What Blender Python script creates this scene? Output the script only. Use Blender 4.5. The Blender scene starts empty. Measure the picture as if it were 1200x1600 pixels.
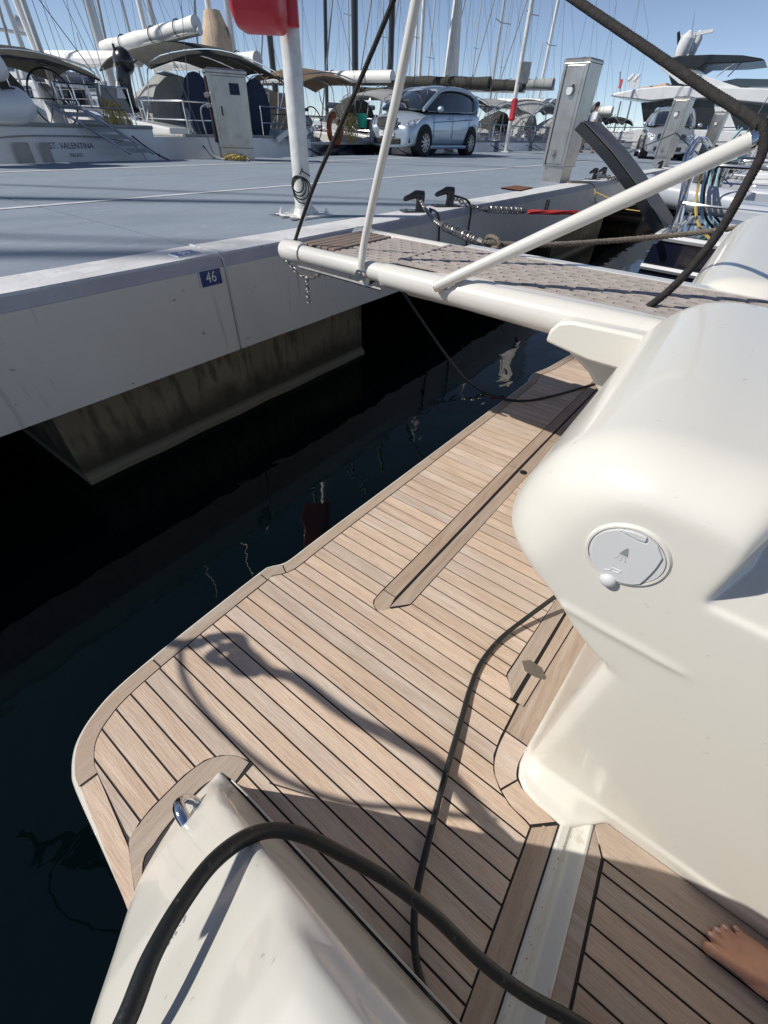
import bpy, bmesh, math, random
from math import sin, cos, pi, radians, sqrt, atan2, tan, asin
from mathutils import Vector, Matrix, noise
random.seed(7)
S = bpy.context.scene
COL = S.collection
# ------------------------------------------------------------------ camera
FPX = 650.0; PITCH = radians(42.8); ROLL = radians(2.45); YAW = radians(54.789)
CAM = Vector((0, 0, 1.85))
_F = Vector((0, cos(PITCH), -sin(PITCH))); _U = Vector((0, sin(PITCH), cos(PITCH))); _X = Vector((1, 0, 0))
_R = _X*cos(ROLL) + _U*sin(ROLL); _U2 = _U*cos(ROLL) - _X*sin(ROLL)
_M = Matrix.Rotation(-YAW, 3, 'Z')
CF, CR, CU = _M@_F, _M@_R, _M@_U2
cd = bpy.data.cameras.new('camera'); cam = bpy.data.objects.new('camera', cd); COL.objects.link(cam)
cd.sensor_fit = 'VERTICAL'; cd.sensor_height = 32.0; cd.lens = 32.0*FPX/1600.0
cd.clip_start = 0.02; cd.clip_end = 3000
m4 = Matrix((CR, CU, -CF)).transposed().to_4x4(); m4.translation = CAM
cam.matrix_world = m4
S.camera = cam
# ------------------------------------------------------------------ light
SUN_AZ = atan2(-0.72, 0.69); SUN_EL = radians(42)          # azimuth measured from +Y towards +X
w = bpy.data.worlds.new('World'); S.world = w; w.use_nodes = True
nt = w.node_tree; nt.nodes.clear()
sky = nt.nodes.new('ShaderNodeTexSky'); sky.sky_type = 'NISHITA'; sky.sun_disc = False
sky.sun_elevation = SUN_EL; sky.sun_rotation = SUN_AZ; sky.air_density = 0.55; sky.dust_density = 0.0; sky.ozone_density = 2.2
bg = nt.nodes.new('ShaderNodeBackground'); bg.inputs[1].default_value = 0.08
wo = nt.nodes.new('ShaderNodeOutputWorld'); hs_ = nt.nodes.new('ShaderNodeHueSaturation'); hs_.inputs['Saturation'].default_value = 0.86; nt.links.new(sky.outputs[0], hs_.inputs['Color']); nt.links.new(hs_.outputs[0], bg.inputs[0]); nt.links.new(bg.outputs[0], wo.inputs[0])
sl = bpy.data.lights.new('sun', 'SUN'); sl.energy = 3.3; sl.angle = radians(0.55); sl.color = (1.0, 0.945, 0.86)
so = bpy.data.objects.new('sun', sl); COL.objects.link(so)
SD = Vector((sin(SUN_AZ)*cos(SUN_EL), cos(SUN_AZ)*cos(SUN_EL), sin(SUN_EL)))
so.rotation_euler = SD.to_track_quat('Z', 'Y').to_euler(); so.location = (-5, 5, 8)
S.view_settings.view_transform = 'Standard'; S.view_settings.look = 'None'
S.view_settings.gamma = 1.0; S.view_settings.exposure = 0.5; S.view_settings.use_curve_mapping = False

# ------------------------------------------------------------------ placing helpers
def ray(px, py): return CF + CR*((px-600)/FPX) - CU*((py-800)/FPX)
def onz(px, py, z): d = ray(px, py); return CAM + d*((z-CAM.z)/d.z)
def ony(px, py, y): d = ray(px, py); return CAM + d*(y/d.y)
def onx(px, py, x): d = ray(px, py); return CAM + d*(x/d.x)
def at(px, py, t): return CAM + ray(px, py)*t

# ------------------------------------------------------------------ materials
def mat(name, c, rough=0.5, metal=0.0, coat=0.0, var=0.0, vscale=6.0, bump=0.0, bscale=40.0, spec=0.5, c2=None, stretch=(1, 1, 1), rnd=0.0, alpha=1.0, trans=0.0, ior=1.45, fine=0.0):
    m = bpy.data.materials.new(name); m.use_nodes = True; n = m.node_tree; p = n.nodes['Principled BSDF']
    p.inputs['Base Color'].default_value = (*c, 1); p.inputs['Roughness'].default_value = rough; p.inputs['Metallic'].default_value = metal
    p.inputs['Coat Weight'].default_value = coat; p.inputs['Coat Roughness'].default_value = 0.06; p.inputs['IOR'].default_value = ior
    p.inputs['Specular IOR Level'].default_value = spec; p.inputs['Transmission Weight'].default_value = trans; p.inputs['Alpha'].default_value = alpha
    if var or c2 or bump or rnd:
        tc = n.nodes.new('ShaderNodeTexCoord'); mp = n.nodes.new('ShaderNodeMapping'); mp.inputs['Scale'].default_value = stretch
        n.links.new(tc.outputs['Object'], mp.inputs[0])
    if var or c2 or rnd:
        nz = n.nodes.new('ShaderNodeTexNoise'); nz.inputs['Scale'].default_value = vscale; nz.inputs['Detail'].default_value = 8; nz.inputs['Roughness'].default_value = 0.62
        n.links.new(mp.outputs[0], nz.inputs['Vector'])
        rp = n.nodes.new('ShaderNodeValToRGB'); rp.color_ramp.elements[0].position = 0.32; rp.color_ramp.elements[1].position = 0.68
        a = c2 if c2 else tuple(x*(1-var) for x in c); b = c if c2 else tuple(min(1, x*(1+var)) for x in c)
        rp.color_ramp.elements[0].color = (*a, 1); rp.color_ramp.elements[1].color = (*b, 1)
        n.links.new(nz.outputs['Fac'], rp.inputs[0]); last = rp.outputs[0]
        if rnd:
            oi = n.nodes.new('ShaderNodeObjectInfo'); mr = n.nodes.new('ShaderNodeMapRange'); mr.inputs[3].default_value = 1-rnd; mr.inputs[4].default_value = 1+rnd
            n.links.new(oi.outputs['Random'], mr.inputs[0]); hs = n.nodes.new('ShaderNodeHueSaturation')
            n.links.new(mr.outputs[0], hs.inputs['Value']); n.links.new(last, hs.inputs['Color']); last = hs.outputs[0]
        n.links.new(last, p.inputs['Base Color'])
    if bump:
        nb = n.nodes.new('ShaderNodeTexNoise'); nb.inputs['Scale'].default_value = bscale; nb.inputs['Detail'].default_value = 6
        n.links.new(mp.outputs[0], nb.inputs['Vector']); bp = n.nodes.new('ShaderNodeBump'); bp.inputs['Strength'].default_value = bump; bp.inputs['Distance'].default_value = 0.01
        n.links.new(nb.outputs['Fac'], bp.inputs['Height']); n.links.new(bp.outputs[0], p.inputs['Normal'])
    return m
def mixnoise(m, scale, lo, hi, col, fac=1.0, stretch=(1, 1, 1), detail=6):
    """overlay a stain / fleck colour where a noise passes a threshold"""
    n = m.node_tree; p = n.nodes['Principled BSDF']; ls = p.inputs['Base Color'].links
    tc = n.nodes.new('ShaderNodeTexCoord'); mp = n.nodes.new('ShaderNodeMapping'); mp.inputs['Scale'].default_value = stretch
    n.links.new(tc.outputs['Object'], mp.inputs[0]); nz = n.nodes.new('ShaderNodeTexNoise'); nz.inputs['Scale'].default_value = scale; nz.inputs['Detail'].default_value = detail
    n.links.new(mp.outputs[0], nz.inputs['Vector']); mr = n.nodes.new('ShaderNodeMapRange'); mr.inputs[1].default_value = lo; mr.inputs[2].default_value = hi; mr.inputs[4].default_value = fac
    n.links.new(nz.outputs['Fac'], mr.inputs[0]); mx = n.nodes.new('ShaderNodeMix'); mx.data_type = 'RGBA'
    n.links.new(mr.outputs[0], mx.inputs[0])
    if ls: n.links.new(ls[0].from_socket, mx.inputs[6])
    else: mx.inputs[6].default_value = p.inputs['Base Color'].default_value
    mx.inputs[7].default_value = (*col, 1); n.links.new(mx.outputs[2], p.inputs['Base Color'])
    return m
MT = {}
def teak(name, stretch, rnd=0.11, tone=1.0):
    T = lambda c: tuple(tone*x for x in c)
    m = mat(name, T((0.65, 0.525, 0.42)), 0.62, c2=T((0.51, 0.395, 0.31)), vscale=7, stretch=stretch, bump=0.25, bscale=22, rnd=rnd, spec=0.3)
    mixnoise(m, 11, 0.50, 0.74, T((0.66, 0.575, 0.49)), 0.8, tuple(s*0.45 for s in stretch))   # bleached patches
    mixnoise(m, 60, 0.60, 0.70, T((0.30, 0.21, 0.15)), 0.40, tuple(max(0.12, s*0.35) for s in stretch))  # dark pores
    mixnoise(m, 1.5, 0.55, 0.75, T((0.50, 0.385, 0.30)), 0.5)
    mixnoise(m, 160, 0.60, 0.72, T((0.40, 0.31, 0.24)), 0.45, (1.0, 1.0, 1.0), 2)   # saw marks and specks
    # plank-to-plank colour: some boards greyer, some more orange
    n = m.node_tree; p = n.nodes['Principled BSDF']; src = p.inputs['Base Color'].links[0].from_socket
    oi = n.nodes.new('ShaderNodeObjectInfo'); rp = n.nodes.new('ShaderNodeValToRGB'); e = rp.color_ramp.elements
    e[0].position = 0.0; e[0].color = (0.92, 0.83, 0.76, 1); e[1].position = 1.0; e[1].color = (0.82, 0.86, 0.92, 1)
    for pos, c in ((0.25, (1.0, 0.97, 0.93)), (0.5, (1.0, 0.91, 0.83)), (0.75, (1.0, 1.0, 1.0))): k = e.new(pos); k.color = (*c, 1)
    wn = n.nodes.new('ShaderNodeTexWhiteNoise'); wn.noise_dimensions = '1D'; n.links.new(oi.outputs['Random'], wn.inputs['W']); n.links.new(wn.outputs['Value'], rp.inputs[0])
    mx = n.nodes.new('ShaderNodeMix'); mx.data_type = 'RGBA'; mx.blend_type = 'MULTIPLY'; mx.inputs[0].default_value = 0.62
    n.links.new(src, mx.inputs[6]); n.links.new(rp.outputs[0], mx.inputs[7]); n.links.new(mx.outputs[2], p.inputs['Base Color'])
    return m
MT['teak_y'] = teak('weathered_teak_lengthways', (9, 0.8, 4))
MT['teak_x'] = teak('weathered_teak_crossways', (0.8, 9, 4), 0.07, 0.70)
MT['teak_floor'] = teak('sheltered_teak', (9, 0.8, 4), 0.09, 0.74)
MT['caulk'] = mat('black_caulk', (0.012, 0.011, 0.012), 0.6)
def gel(name, c, **k):
    m = mat(name, c, 0.3, coat=0.45, **k); return m
MT['gel'] = gel('ivory_gelcoat', (0.68, 0.665, 0.605))
mixnoise(MT['gel'], 3.0, 0.56, 0.74, (0.66, 0.635, 0.56), 0.3)
mixnoise(MT['gel'], 60, 0.71, 0.75, (0.36, 0.31, 0.24), 0.5)
MT['gel_dirty'] = gel('stained_gelcoat', (0.62, 0.61, 0.56))
mixnoise(MT['gel_dirty'], 26, 0.62, 0.70, (0.40, 0.32, 0.20), 0.5)
MT['white'] = mat('white_plastic', (0.60, 0.61, 0.62), 0.35, coat=0.2)
MT['tubewhite'] = mat('white_painted_tube', (0.66, 0.645, 0.60), 0.25, coat=0.5)
mixnoise(MT['tubewhite'], 40, 0.62, 0.72, (0.55, 0.5, 0.42), 0.35)
MT['chrome'] = mat('polished_steel', (0.75, 0.76, 0.78), 0.12, 1.0)
MT['steel'] = mat('brushed_stainless', (0.46, 0.44, 0.41), 0.36, 1.0, var=0.12, vscale=3, stretch=(1, 1, 0.3))
mixnoise(MT['steel'], 5, 0.5, 0.7, (0.30, 0.27, 0.23), 0.5)
MT['galv'] = mat('galvanised_steel', (0.68, 0.68, 0.66), 0.38, 0.15, var=0.18, vscale=8)
MT['chain'] = mat('weathered_chain', (0.34, 0.33, 0.31), 0.42, 0.9, var=0.3, vscale=30)
MT['black'] = mat('black_enamel', (0.012, 0.012, 0.014), 0.28, coat=0.4)
MT['rubber'] = mat('black_rubber_hose', (0.016, 0.018, 0.018), 0.42, bump=0.15, bscale=200)
mixnoise(MT['rubber'], 90, 0.66, 0.72, (0.16, 0.16, 0.15), 0.6)
MT['rope'] = mat('black_braided_rope', (0.022, 0.020, 0.019), 0.8, var=0.5, vscale=60, bump=0.5, bscale=300)
MT['ropebrown'] = mat('weathered_brown_rope', (0.17, 0.145, 0.12), 0.9, var=0.35, vscale=50, bump=0.5, bscale=200)
MT['redrope'] = mat('red_whipping_twine', (0.55, 0.05, 0.05), 0.8, var=0.25, vscale=50)
MT['dark'] = mat('dark_recess', (0.01, 0.01, 0.012), 0.7)
MT['navy'] = mat('navy_hull_paint', (0.008, 0.010, 0.022), 0.12, coat=0.8)
MT['boatwhite'] = mat('boat_white', (0.66, 0.67, 0.68), 0.25, coat=0.4, var=0.05, vscale=1.5)
MT['boatgrey'] = mat('boat_grey', (0.42, 0.45, 0.50), 0.35, coat=0.2)  # own grey colour of lockers, a fender, a dinghy floor and one hull
MT['glass'] = mat('tinted_glass', (0.012, 0.016, 0.02), 0.05, coat=1.0, spec=0.8)
MT['canvas_dark'] = mat('charcoal_canvas', (0.038, 0.038, 0.032), 0.85, var=0.25, vscale=6)
MT['canvas_brown'] = mat('brown_canvas', (0.17, 0.12, 0.075), 0.85, var=0.2, vscale=5)
MT['canvas_tan'] = mat('tan_canvas', (0.52, 0.40, 0.29), 0.85, var=0.15, vscale=5)
MT['canvas_grey'] = mat('grey_canvas', (0.30, 0.31, 0.31), 0.85, var=0.15, vscale=5)
MT['canvas_blue'] = mat('navy_canvas', (0.02, 0.03, 0.06), 0.85, var=0.2, vscale=5)
MT['sail'] = mat('white_sailcloth', (0.74, 0.74, 0.72), 0.7, var=0.08, vscale=4)
MT['alu'] = mat('aluminium_mast', (0.55, 0.55, 0.54), 0.38, 0.6)
MT['mastblack'] = mat('carbon_black_mast', (0.02, 0.02, 0.022), 0.35, coat=0.3)
MT['mastwhite'] = mat('white_mast', (0.74, 0.73, 0.70), 0.35)
MT['wire'] = mat('rigging_wire', (0.20, 0.20, 0.21), 0.45, 0.6)
MT['red'] = mat('red_plastic', (0.60, 0.045, 0.06), 0.38, coat=0.15, var=0.08, vscale=8)
MT['orange'] = mat('orange_plastic', (0.26, 0.07, 0.025), 0.5)
MT['yellow'] = mat('yellow_line', (0.42, 0.31, 0.09), 0.8)
MT['greenp'] = mat('teal_bucket', (0.03, 0.42, 0.27), 0.4)
MT['pink'] = mat('pink_ball', (0.5, 0.22, 0.36), 0.5)
MT['bluerope'] = mat('pale_blue_line', (0.25, 0.42, 0.48), 0.8)
MT['rust'] = mat('rusty_plate', (0.20, 0.085, 0.04), 0.85, c2=(0.10, 0.05, 0.03), vscale=12, bump=0.4, bscale=50)
MT['sign'] = mat('berth_plate_blue', (0.012, 0.045, 0.19), 0.3, coat=0.3)
MT['letter'] = mat('white_lettering', (0.80, 0.80, 0.80), 0.5)
MT['ink'] = mat('dark_lettering', (0.03, 0.035, 0.04), 0.5)
MT['skin'] = mat('tanned_skin', (0.58, 0.31, 0.20), 0.45, var=0.10, vscale=18, bump=0.15, bscale=90)
MT['skin'].node_tree.nodes['Principled BSDF'].inputs['Subsurface Weight'].default_value = 0.12
MT['skin'].node_tree.nodes['Principled BSDF'].inputs['Subsurface Radius'].default_value = (0.02, 0.008, 0.004)
MT['nail'] = mat('toenail', (0.60, 0.40, 0.33), 0.22, coat=0.4)
MT['grate'] = mat('greyed_teak_grating', (0.41, 0.365, 0.335), 0.7, var=0.14, vscale=14, bump=0.3, bscale=60)
MT['tread_grey'] = mat('charcoal_grip', (0.10, 0.10, 0.105), 0.6, var=0.1)
MT['tread'] = mat('dark_teak_tread', (0.22, 0.17, 0.14), 0.65, var=0.25, vscale=10, stretch=(1, 8, 1))
# quay
MT['quaydeck'] = mat('blue_grey_deck_paint', (0.245, 0.29, 0.345), 0.7, var=0.05, vscale=1.2, bump=0.12, bscale=60, spec=0.3)
mixnoise(MT['quaydeck'], 0.7, 0.50, 0.72, (0.20, 0.245, 0.30), 0.7, (1, 2.5, 1))
mixnoise(MT['quaydeck'], 3.5, 0.58, 0.70, (0.32, 0.37, 0.42), 0.55, (1, 3, 1))
mixnoise(MT['quaydeck'], 1.3, 0.60, 0.64, (0.215, 0.25, 0.295), 0.55, (0.35, 2.2, 1))
mixnoise(MT['quaydeck'], 14, 0.66, 0.70, (0.38, 0.42, 0.46), 0.5, (1, 2, 1))
mixnoise(MT['quaydeck'], 55, 0.69, 0.73, (0.10, 0.11, 0.12), 0.6)
MT['coping'] = mat('worn_white_coping', (0.68, 0.68, 0.68), 0.75, c2=(0.52, 0.525, 0.545), vscale=2.5, bump=0.25, bscale=45)
mixnoise(MT['coping'], 8, 0.54, 0.62, (0.70, 0.71, 0.71), 0.7)
mixnoise(MT['coping'], 26, 0.67, 0.72, (0.14, 0.14, 0.15), 0.6)
MT['face'] = mat('grey_painted_concrete', (0.70, 0.68, 0.63), 0.6, var=0.04, vscale=1.5, bump=0.05, bscale=20)
mixnoise(MT['face'], 2.0, 0.56, 0.72, (0.60, 0.58, 0.53), 0.5, (1, 1, 0.4))
mixnoise(MT['face'], 18, 0.69, 0.73, (0.16, 0.15, 0.14), 0.6, (0.6, 1, 1.3))
mixnoise(MT['face'], 7, 0.63, 0.72, (0.30, 0.27, 0.22), 0.35, (2.5, 1, 0.25))
MT['lip'] = mat('purple_grey_coping_face', (0.52, 0.51, 0.54), 0.65, c2=(0.42, 0.41, 0.45), vscale=4, bump=0.2, bscale=40)
MT['concrete'] = mat('algae_stained_concrete', (0.27, 0.225, 0.155), 0.85, c2=(0.16, 0.135, 0.09), vscale=2.2, stretch=(0.6, 1, 1.0), bump=0.35, bscale=25)
mixnoise(MT['concrete'], 9, 0.5, 0.65, (0.06, 0.052, 0.035), 0.7, (1.6, 1, 0.4))
def tide(m):
    n = m.node_tree; p = n.nodes['Principled BSDF']; src = p.inputs['Base Color'].links[0].from_socket
    tc = n.nodes.new('ShaderNodeTexCoord'); sp = n.nodes.new('ShaderNodeSeparateXYZ'); n.links.new(tc.outputs['Object'], sp.inputs[0])
    nz = n.nodes.new('ShaderNodeTexNoise'); nz.inputs['Scale'].default_value = 5; nz.inputs['Detail'].default_value = 7; n.links.new(tc.outputs['Object'], nz.inputs['Vector'])
    ad = n.nodes.new('ShaderNodeMath'); ad.operation = 'MULTIPLY_ADD'; ad.inputs[1].default_value = -0.30; n.links.new(nz.outputs['Fac'], ad.inputs[0]); n.links.new(sp.outputs['Z'], ad.inputs[2])
    mr = n.nodes.new('ShaderNodeMapRange'); mr.inputs[1].default_value = 0.16; mr.inputs[2].default_value = 0.0; mr.inputs[4].default_value = 0.85; n.links.new(ad.outputs[0], mr.inputs[0])
    mx = n.nodes.new('ShaderNodeMix'); mx.data_type = 'RGBA'; n.links.new(mr.outputs[0], mx.inputs[0]); n.links.new(src, mx.inputs[6]); mx.inputs[7].default_value = (0.045, 0.042, 0.026, 1)
    m2 = n.nodes.new('ShaderNodeMapRange'); m2.inputs[1].default_value = 0.085; m2.inputs[2].default_value = 0.05; m2.inputs[4].default_value = 0.8; n.links.new(sp.outputs['Z'], m2.inputs[0])
    my_ = n.nodes.new('ShaderNodeMix'); my_.data_type = 'RGBA'; n.links.new(m2.outputs[0], my_.inputs[0]); n.links.new(mx.outputs[2], my_.inputs[6]); my_.inputs[7].default_value = (0.24, 0.21, 0.15, 1)
    n.links.new(my_.outputs[2], p.inputs['Base Color'])
tide(MT['concrete'])
MT['paintline'] = mat('white_road_paint', (0.62, 0.64, 0.66), 0.7, var=0.12, vscale=8)
# water
def water():
    m = bpy.data.materials.new('harbour_water'); m.use_nodes = True; n = m.node_tree; p = n.nodes['Principled BSDF']
    p.inputs['Base Color'].default_value = (0.0006, 0.0028, 0.0034, 1); p.inputs['Roughness'].default_value = 0.015; p.inputs['IOR'].default_value = 1.33
    tc = n.nodes.new('ShaderNodeTexCoord'); prev = None
    for sc, st, di, sx in ((0.6, 0.22, 0.09, (1, 1.4, 1)), (2.2, 0.17, 0.025, (1, 1.8, 1)), (8, 0.05, 0.005, (1, 1.5, 1))):
        mp = n.nodes.new('ShaderNodeMapping'); mp.inputs['Scale'].default_value = sx; mp.inputs['Rotation'].default_value = (0, 0, 0.5*sc)
        nz = n.nodes.new('ShaderNodeTexNoise'); nz.inputs['Scale'].default_value = sc; nz.inputs['Detail'].default_value = 2; nz.inputs['Distortion'].default_value = 0.6
        n.links.new(tc.outputs['Object'], mp.inputs[0]); n.links.new(mp.outputs[0], nz.inputs['Vector'])
        b = n.nodes.new('ShaderNodeBump'); b.inputs['Strength'].default_value = st; b.inputs['Distance'].default_value = di
        n.links.new(nz.outputs['Fac'], b.inputs['Height'])
        if prev: n.links.new(prev.outputs[0], b.inputs['Normal'])
        prev = b
    n.links.new(prev.outputs[0], p.inputs['Normal'])
    return m
MT['water'] = water()

# ------------------------------------------------------------------ mesh builder
def basis(d):
    d = d.normalized(); a = Vector((0, 0, 1)) if abs(d.z) < 0.9 else Vector((1, 0, 0))
    u = d.cross(a).normalized(); return u, d.cross(u).normalized()
class M:
    def __init__(s): s.v = []; s.f = []
    def add(s, vs, fs):
        o = len(s.v); s.v += [Vector(x) for x in vs]; s.f += [tuple(i+o for i in f) for f in fs]; return s
    def box(s, x0, x1, y0, y1, z0, z1):
        return s.add([(x0, y0, z0), (x1, y0, z0), (x1, y1, z0), (x0, y1, z0), (x0, y0, z1), (x1, y0, z1), (x1, y1, z1), (x0, y1, z1)],
                     [(0, 3, 2, 1), (4, 5, 6, 7), (0, 1, 5, 4), (1, 2, 6, 5), (2, 3, 7, 6), (3, 0, 4, 7)])
    def obox(s, c, ax, ay, az):
        c = Vector(c); ax = Vector(ax); ay = Vector(ay); az = Vector(az)
        return s.add([c-ax-ay-az, c+ax-ay-az, c+ax+ay-az, c-ax+ay-az, c-ax-ay+az, c+ax-ay+az, c+ax+ay+az, c-ax+ay+az],
                     [(0, 3, 2, 1), (4, 5, 6, 7), (0, 1, 5, 4), (1, 2, 6, 5), (2, 3, 7, 6), (3, 0, 4, 7)])
    def loft(s, rings, closed=True, cap=True):
        n = len(rings[0]); o = len(s.v)
        for r in rings: s.v += [Vector(x) for x in r]
        for i in range(len(rings)-1):
            for j in range(n if closed else n-1):
                a = o+i*n+j; b = o+i*n+(j+1) % n; s.f.append((a, b, b+n, a+n))
        if cap and closed:
            s.f.append(tuple(o+j for j in range(n))[::-1]); s.f.append(tuple(o+(len(rings)-1)*n+j for j in range(n)))
        return s
    def tube(s, pts, r, n=8, closed=False, cap=True):
        pts = [Vector(p) for p in pts]; k = len(pts); rings = []; u = None
        for i in range(k):
            if closed: d = pts[(i+1) % k]-pts[i-1]
            else: d = pts[min(i+1, k-1)]-pts[max(i-1, 0)]
            if d.length < 1e-9: d = Vector((0, 0, 1))
            d.normalize()
            if u is None: u, _ = basis(d)
            u = (u-d*u.dot(d)).normalized(); v = d.cross(u); rr = r[i] if isinstance(r, (list, tuple)) else r
            rings.append([pts[i]+u*(rr*cos(2*pi*j/n))+v*(rr*sin(2*pi*j/n)) for j in range(n)])
        if closed: rings.append(rings[0]); cap = False
        return s.loft(rings, True, cap)
    def cyl(s, p0, p1, r, n=16, r1=None): return s.tube([p0, p1], [r, r if r1 is None else r1], n)
    def prism(s, poly, z0, z1):
        return s.loft([[(x, y, z0) for x, y in poly], [(x, y, z1) for x, y in poly]])
    def ball(s, c, r, nu=12, nv=8, rot=None):
        c = Vector(c); r = r if isinstance(r, (tuple, list, Vector)) else (r, r, r); rings = []
        for i in range(nv+1):
            t = pi*i/nv; t = min(max(t, 0.03), pi-0.03); ring = []
            for j in range(nu):
                p = Vector((r[0]*sin(t)*cos(2*pi*j/nu), r[1]*sin(t)*sin(2*pi*j/nu), -r[2]*cos(t)))
                ring.append(c+(rot@p if rot else p))
            rings.append(ring)
        return s.loft(rings)
    def lathe(s, prof, c=(0, 0, 0), axis='Z', n=24):
        c = Vector(c); rings = []
        for r, h in prof:
            ring = []
            for j in range(n):
                a = 2*pi*j/n; x, y = r*cos(a), r*sin(a)
                ring.append(c+(Vector((x, y, h)) if axis == 'Z' else Vector((x, h, y)) if axis == 'Y' else Vector((h, x, y))))
            rings.append(ring)
        return s.loft(rings)
    def xf(s, m): s.v = [m@v for v in s.v]; return s
    def build(s, name, m, parent=None, label=None, smooth=35, bevel=0, kind=None, group=None, cat=None):
        off = Vector((0, 0, 0)); q = parent
        while q is not None: off += q.location; q = q.parent
        me = bpy.data.meshes.new(name); me.from_pydata([tuple(v-off) for v in s.v], [], s.f); me.update()
        bm = bmesh.new(); bm.from_mesh(me); bmesh.ops.recalc_face_normals(bm, faces=bm.faces); bm.to_mesh(me); bm.free()
        me.materials.append(MT[m] if isinstance(m, str) else m)
        o = bpy.data.objects.new(name, me); COL.objects.link(o); o.parent = parent
        if smooth:
            for p in me.polygons: p.use_smooth = True
            try: me.set_sharp_from_angle(angle=radians(smooth))
            except Exception: pass
        if bevel:
            b = o.modifiers.new('bevel', 'BEVEL'); b.width = bevel; b.segments = 2; b.limit_method = 'ANGLE'; b.angle_limit = radians(40)
        if label: o['label'] = label
        if kind: o['kind'] = kind
        if group: o['group'] = group
        if cat: o['category'] = cat
        return o
def voxel(o, size, it=10, fac=0.5, post=None):
    r = o.modifiers.new('r', 'REMESH'); r.mode = 'VOXEL'; r.voxel_size = size; r.use_smooth_shade = True
    sm = o.modifiers.new('s', 'SMOOTH'); sm.factor = fac; sm.iterations = it
    dg = bpy.context.evaluated_depsgraph_get(); me = bpy.data.meshes.new_from_object(o.evaluated_get(dg)); old = o.data
    o.modifiers.clear(); mats = list(old.materials); o.data = me; me.name = old.name
    if not me.materials:
        for x in mats: me.materials.append(x)
    for p in me.polygons: p.use_smooth = True
    return o
def thing(name, label, cat, loc=(0, 0, 0), group=None, rotz=0):
    o = bpy.data.objects.new(name, None); COL.objects.link(o); o.location = loc; o.rotation_euler = (0, 0, rotz); o.empty_display_size = 0.1
    o['label'] = label; o['category'] = cat
    if group: o['group'] = group
    return o
def kids(o): return [c for c in bpy.data.objects if c.parent == o]
def dup(root, loc, rotz, label=None, sc=None):
    tree = [(c, kids(c)) for c in kids(root)]
    r = root.copy(); COL.objects.link(r); r.location = loc; r.rotation_euler = (0, 0, rotz)
    if sc: r.scale = (sc, sc, sc)
    if label: r['label'] = label
    for c, gs in tree:
        cc = c.copy(); COL.objects.link(cc); cc.parent = r
        for g in gs:
            gg = g.copy(); COL.objects.link(gg); gg.parent = cc
    return r
def text(s, size, mat_name, parent, mtx, name='lettering', ext=0.001, sx=1.0, label=None, space=1.0):
    c = bpy.data.curves.new(name, 'FONT'); c.body = s; c.size = size; c.extrude = ext; c.align_x = 'CENTER'; c.align_y = 'CENTER'; c.space_character = space; c.resolution_u = 3
    t = bpy.data.objects.new('tmp', c); COL.objects.link(t); dg = bpy.context.evaluated_depsgraph_get()
    me = bpy.data.meshes.new_from_object(t.evaluated_get(dg)); bpy.data.objects.remove(t)
    off = Vector((0, 0, 0)); q = parent
    while q is not None: off += q.location; q = q.parent
    me.transform(Matrix.Translation(-off)@mtx@Matrix.Diagonal((sx, 1, 1, 1))); me.materials.clear(); me.materials.append(MT[mat_name])
    o = bpy.data.objects.new(name, me); COL.objects.link(o); o.parent = parent
    if label: o['label'] = label
    return o
def frame(o, x, y):
    x = Vector(x).normalized(); y = Vector(y).normalized(); z = x.cross(y); m = Matrix((x, y, z)).transposed().to_4x4(); m.translation = Vector(o); return m
def lerp(x, tab):
    if x <= tab[0][0]: return tab[0][1]
    for (a, b), (c, d) in zip(tab, tab[1:]):
        if x <= c: return b+(d-b)*(x-a)/(c-a) if c > a else d
    return tab[-1][1]
def spline(pts, k=8, closed=False):
    P = [Vector(p) for p in pts]; n = len(P); out = []
    for i in range(n if closed else n-1):
        if closed: a, b, c, d = P[i-1], P[i], P[(i+1) % n], P[(i+2) % n]
        else: a, b, c, d = P[max(i-1, 0)], P[i], P[i+1], P[min(i+2, n-1)]
        for j in range(k):
            t = j/k; out.append(0.5*((2*b)+(c-a)*t+(2*a-5*b+4*c-d)*t*t+(3*b-a-3*c+d)*t**3))
    if not closed: out.append(P[-1])
    return out
def resample(pts, step):
    out = [Vector(pts[0])]; acc = 0
    for a, b in zip(pts, pts[1:]):
        a = Vector(a); b = Vector(b); L = (b-a).length; d = step-acc
        while d <= L and L > 0: out.append(a+(b-a)*(d/L)); d += step
        acc = L-(d-step)
    out.append(Vector(pts[-1])); return out
def sag(a, b, s, n=14):
    a = Vector(a); b = Vector(b); return [a.lerp(b, i/n)-Vector((0, 0, s*4*(i/n)*(1-i/n))) for i in range(n+1)]

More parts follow.
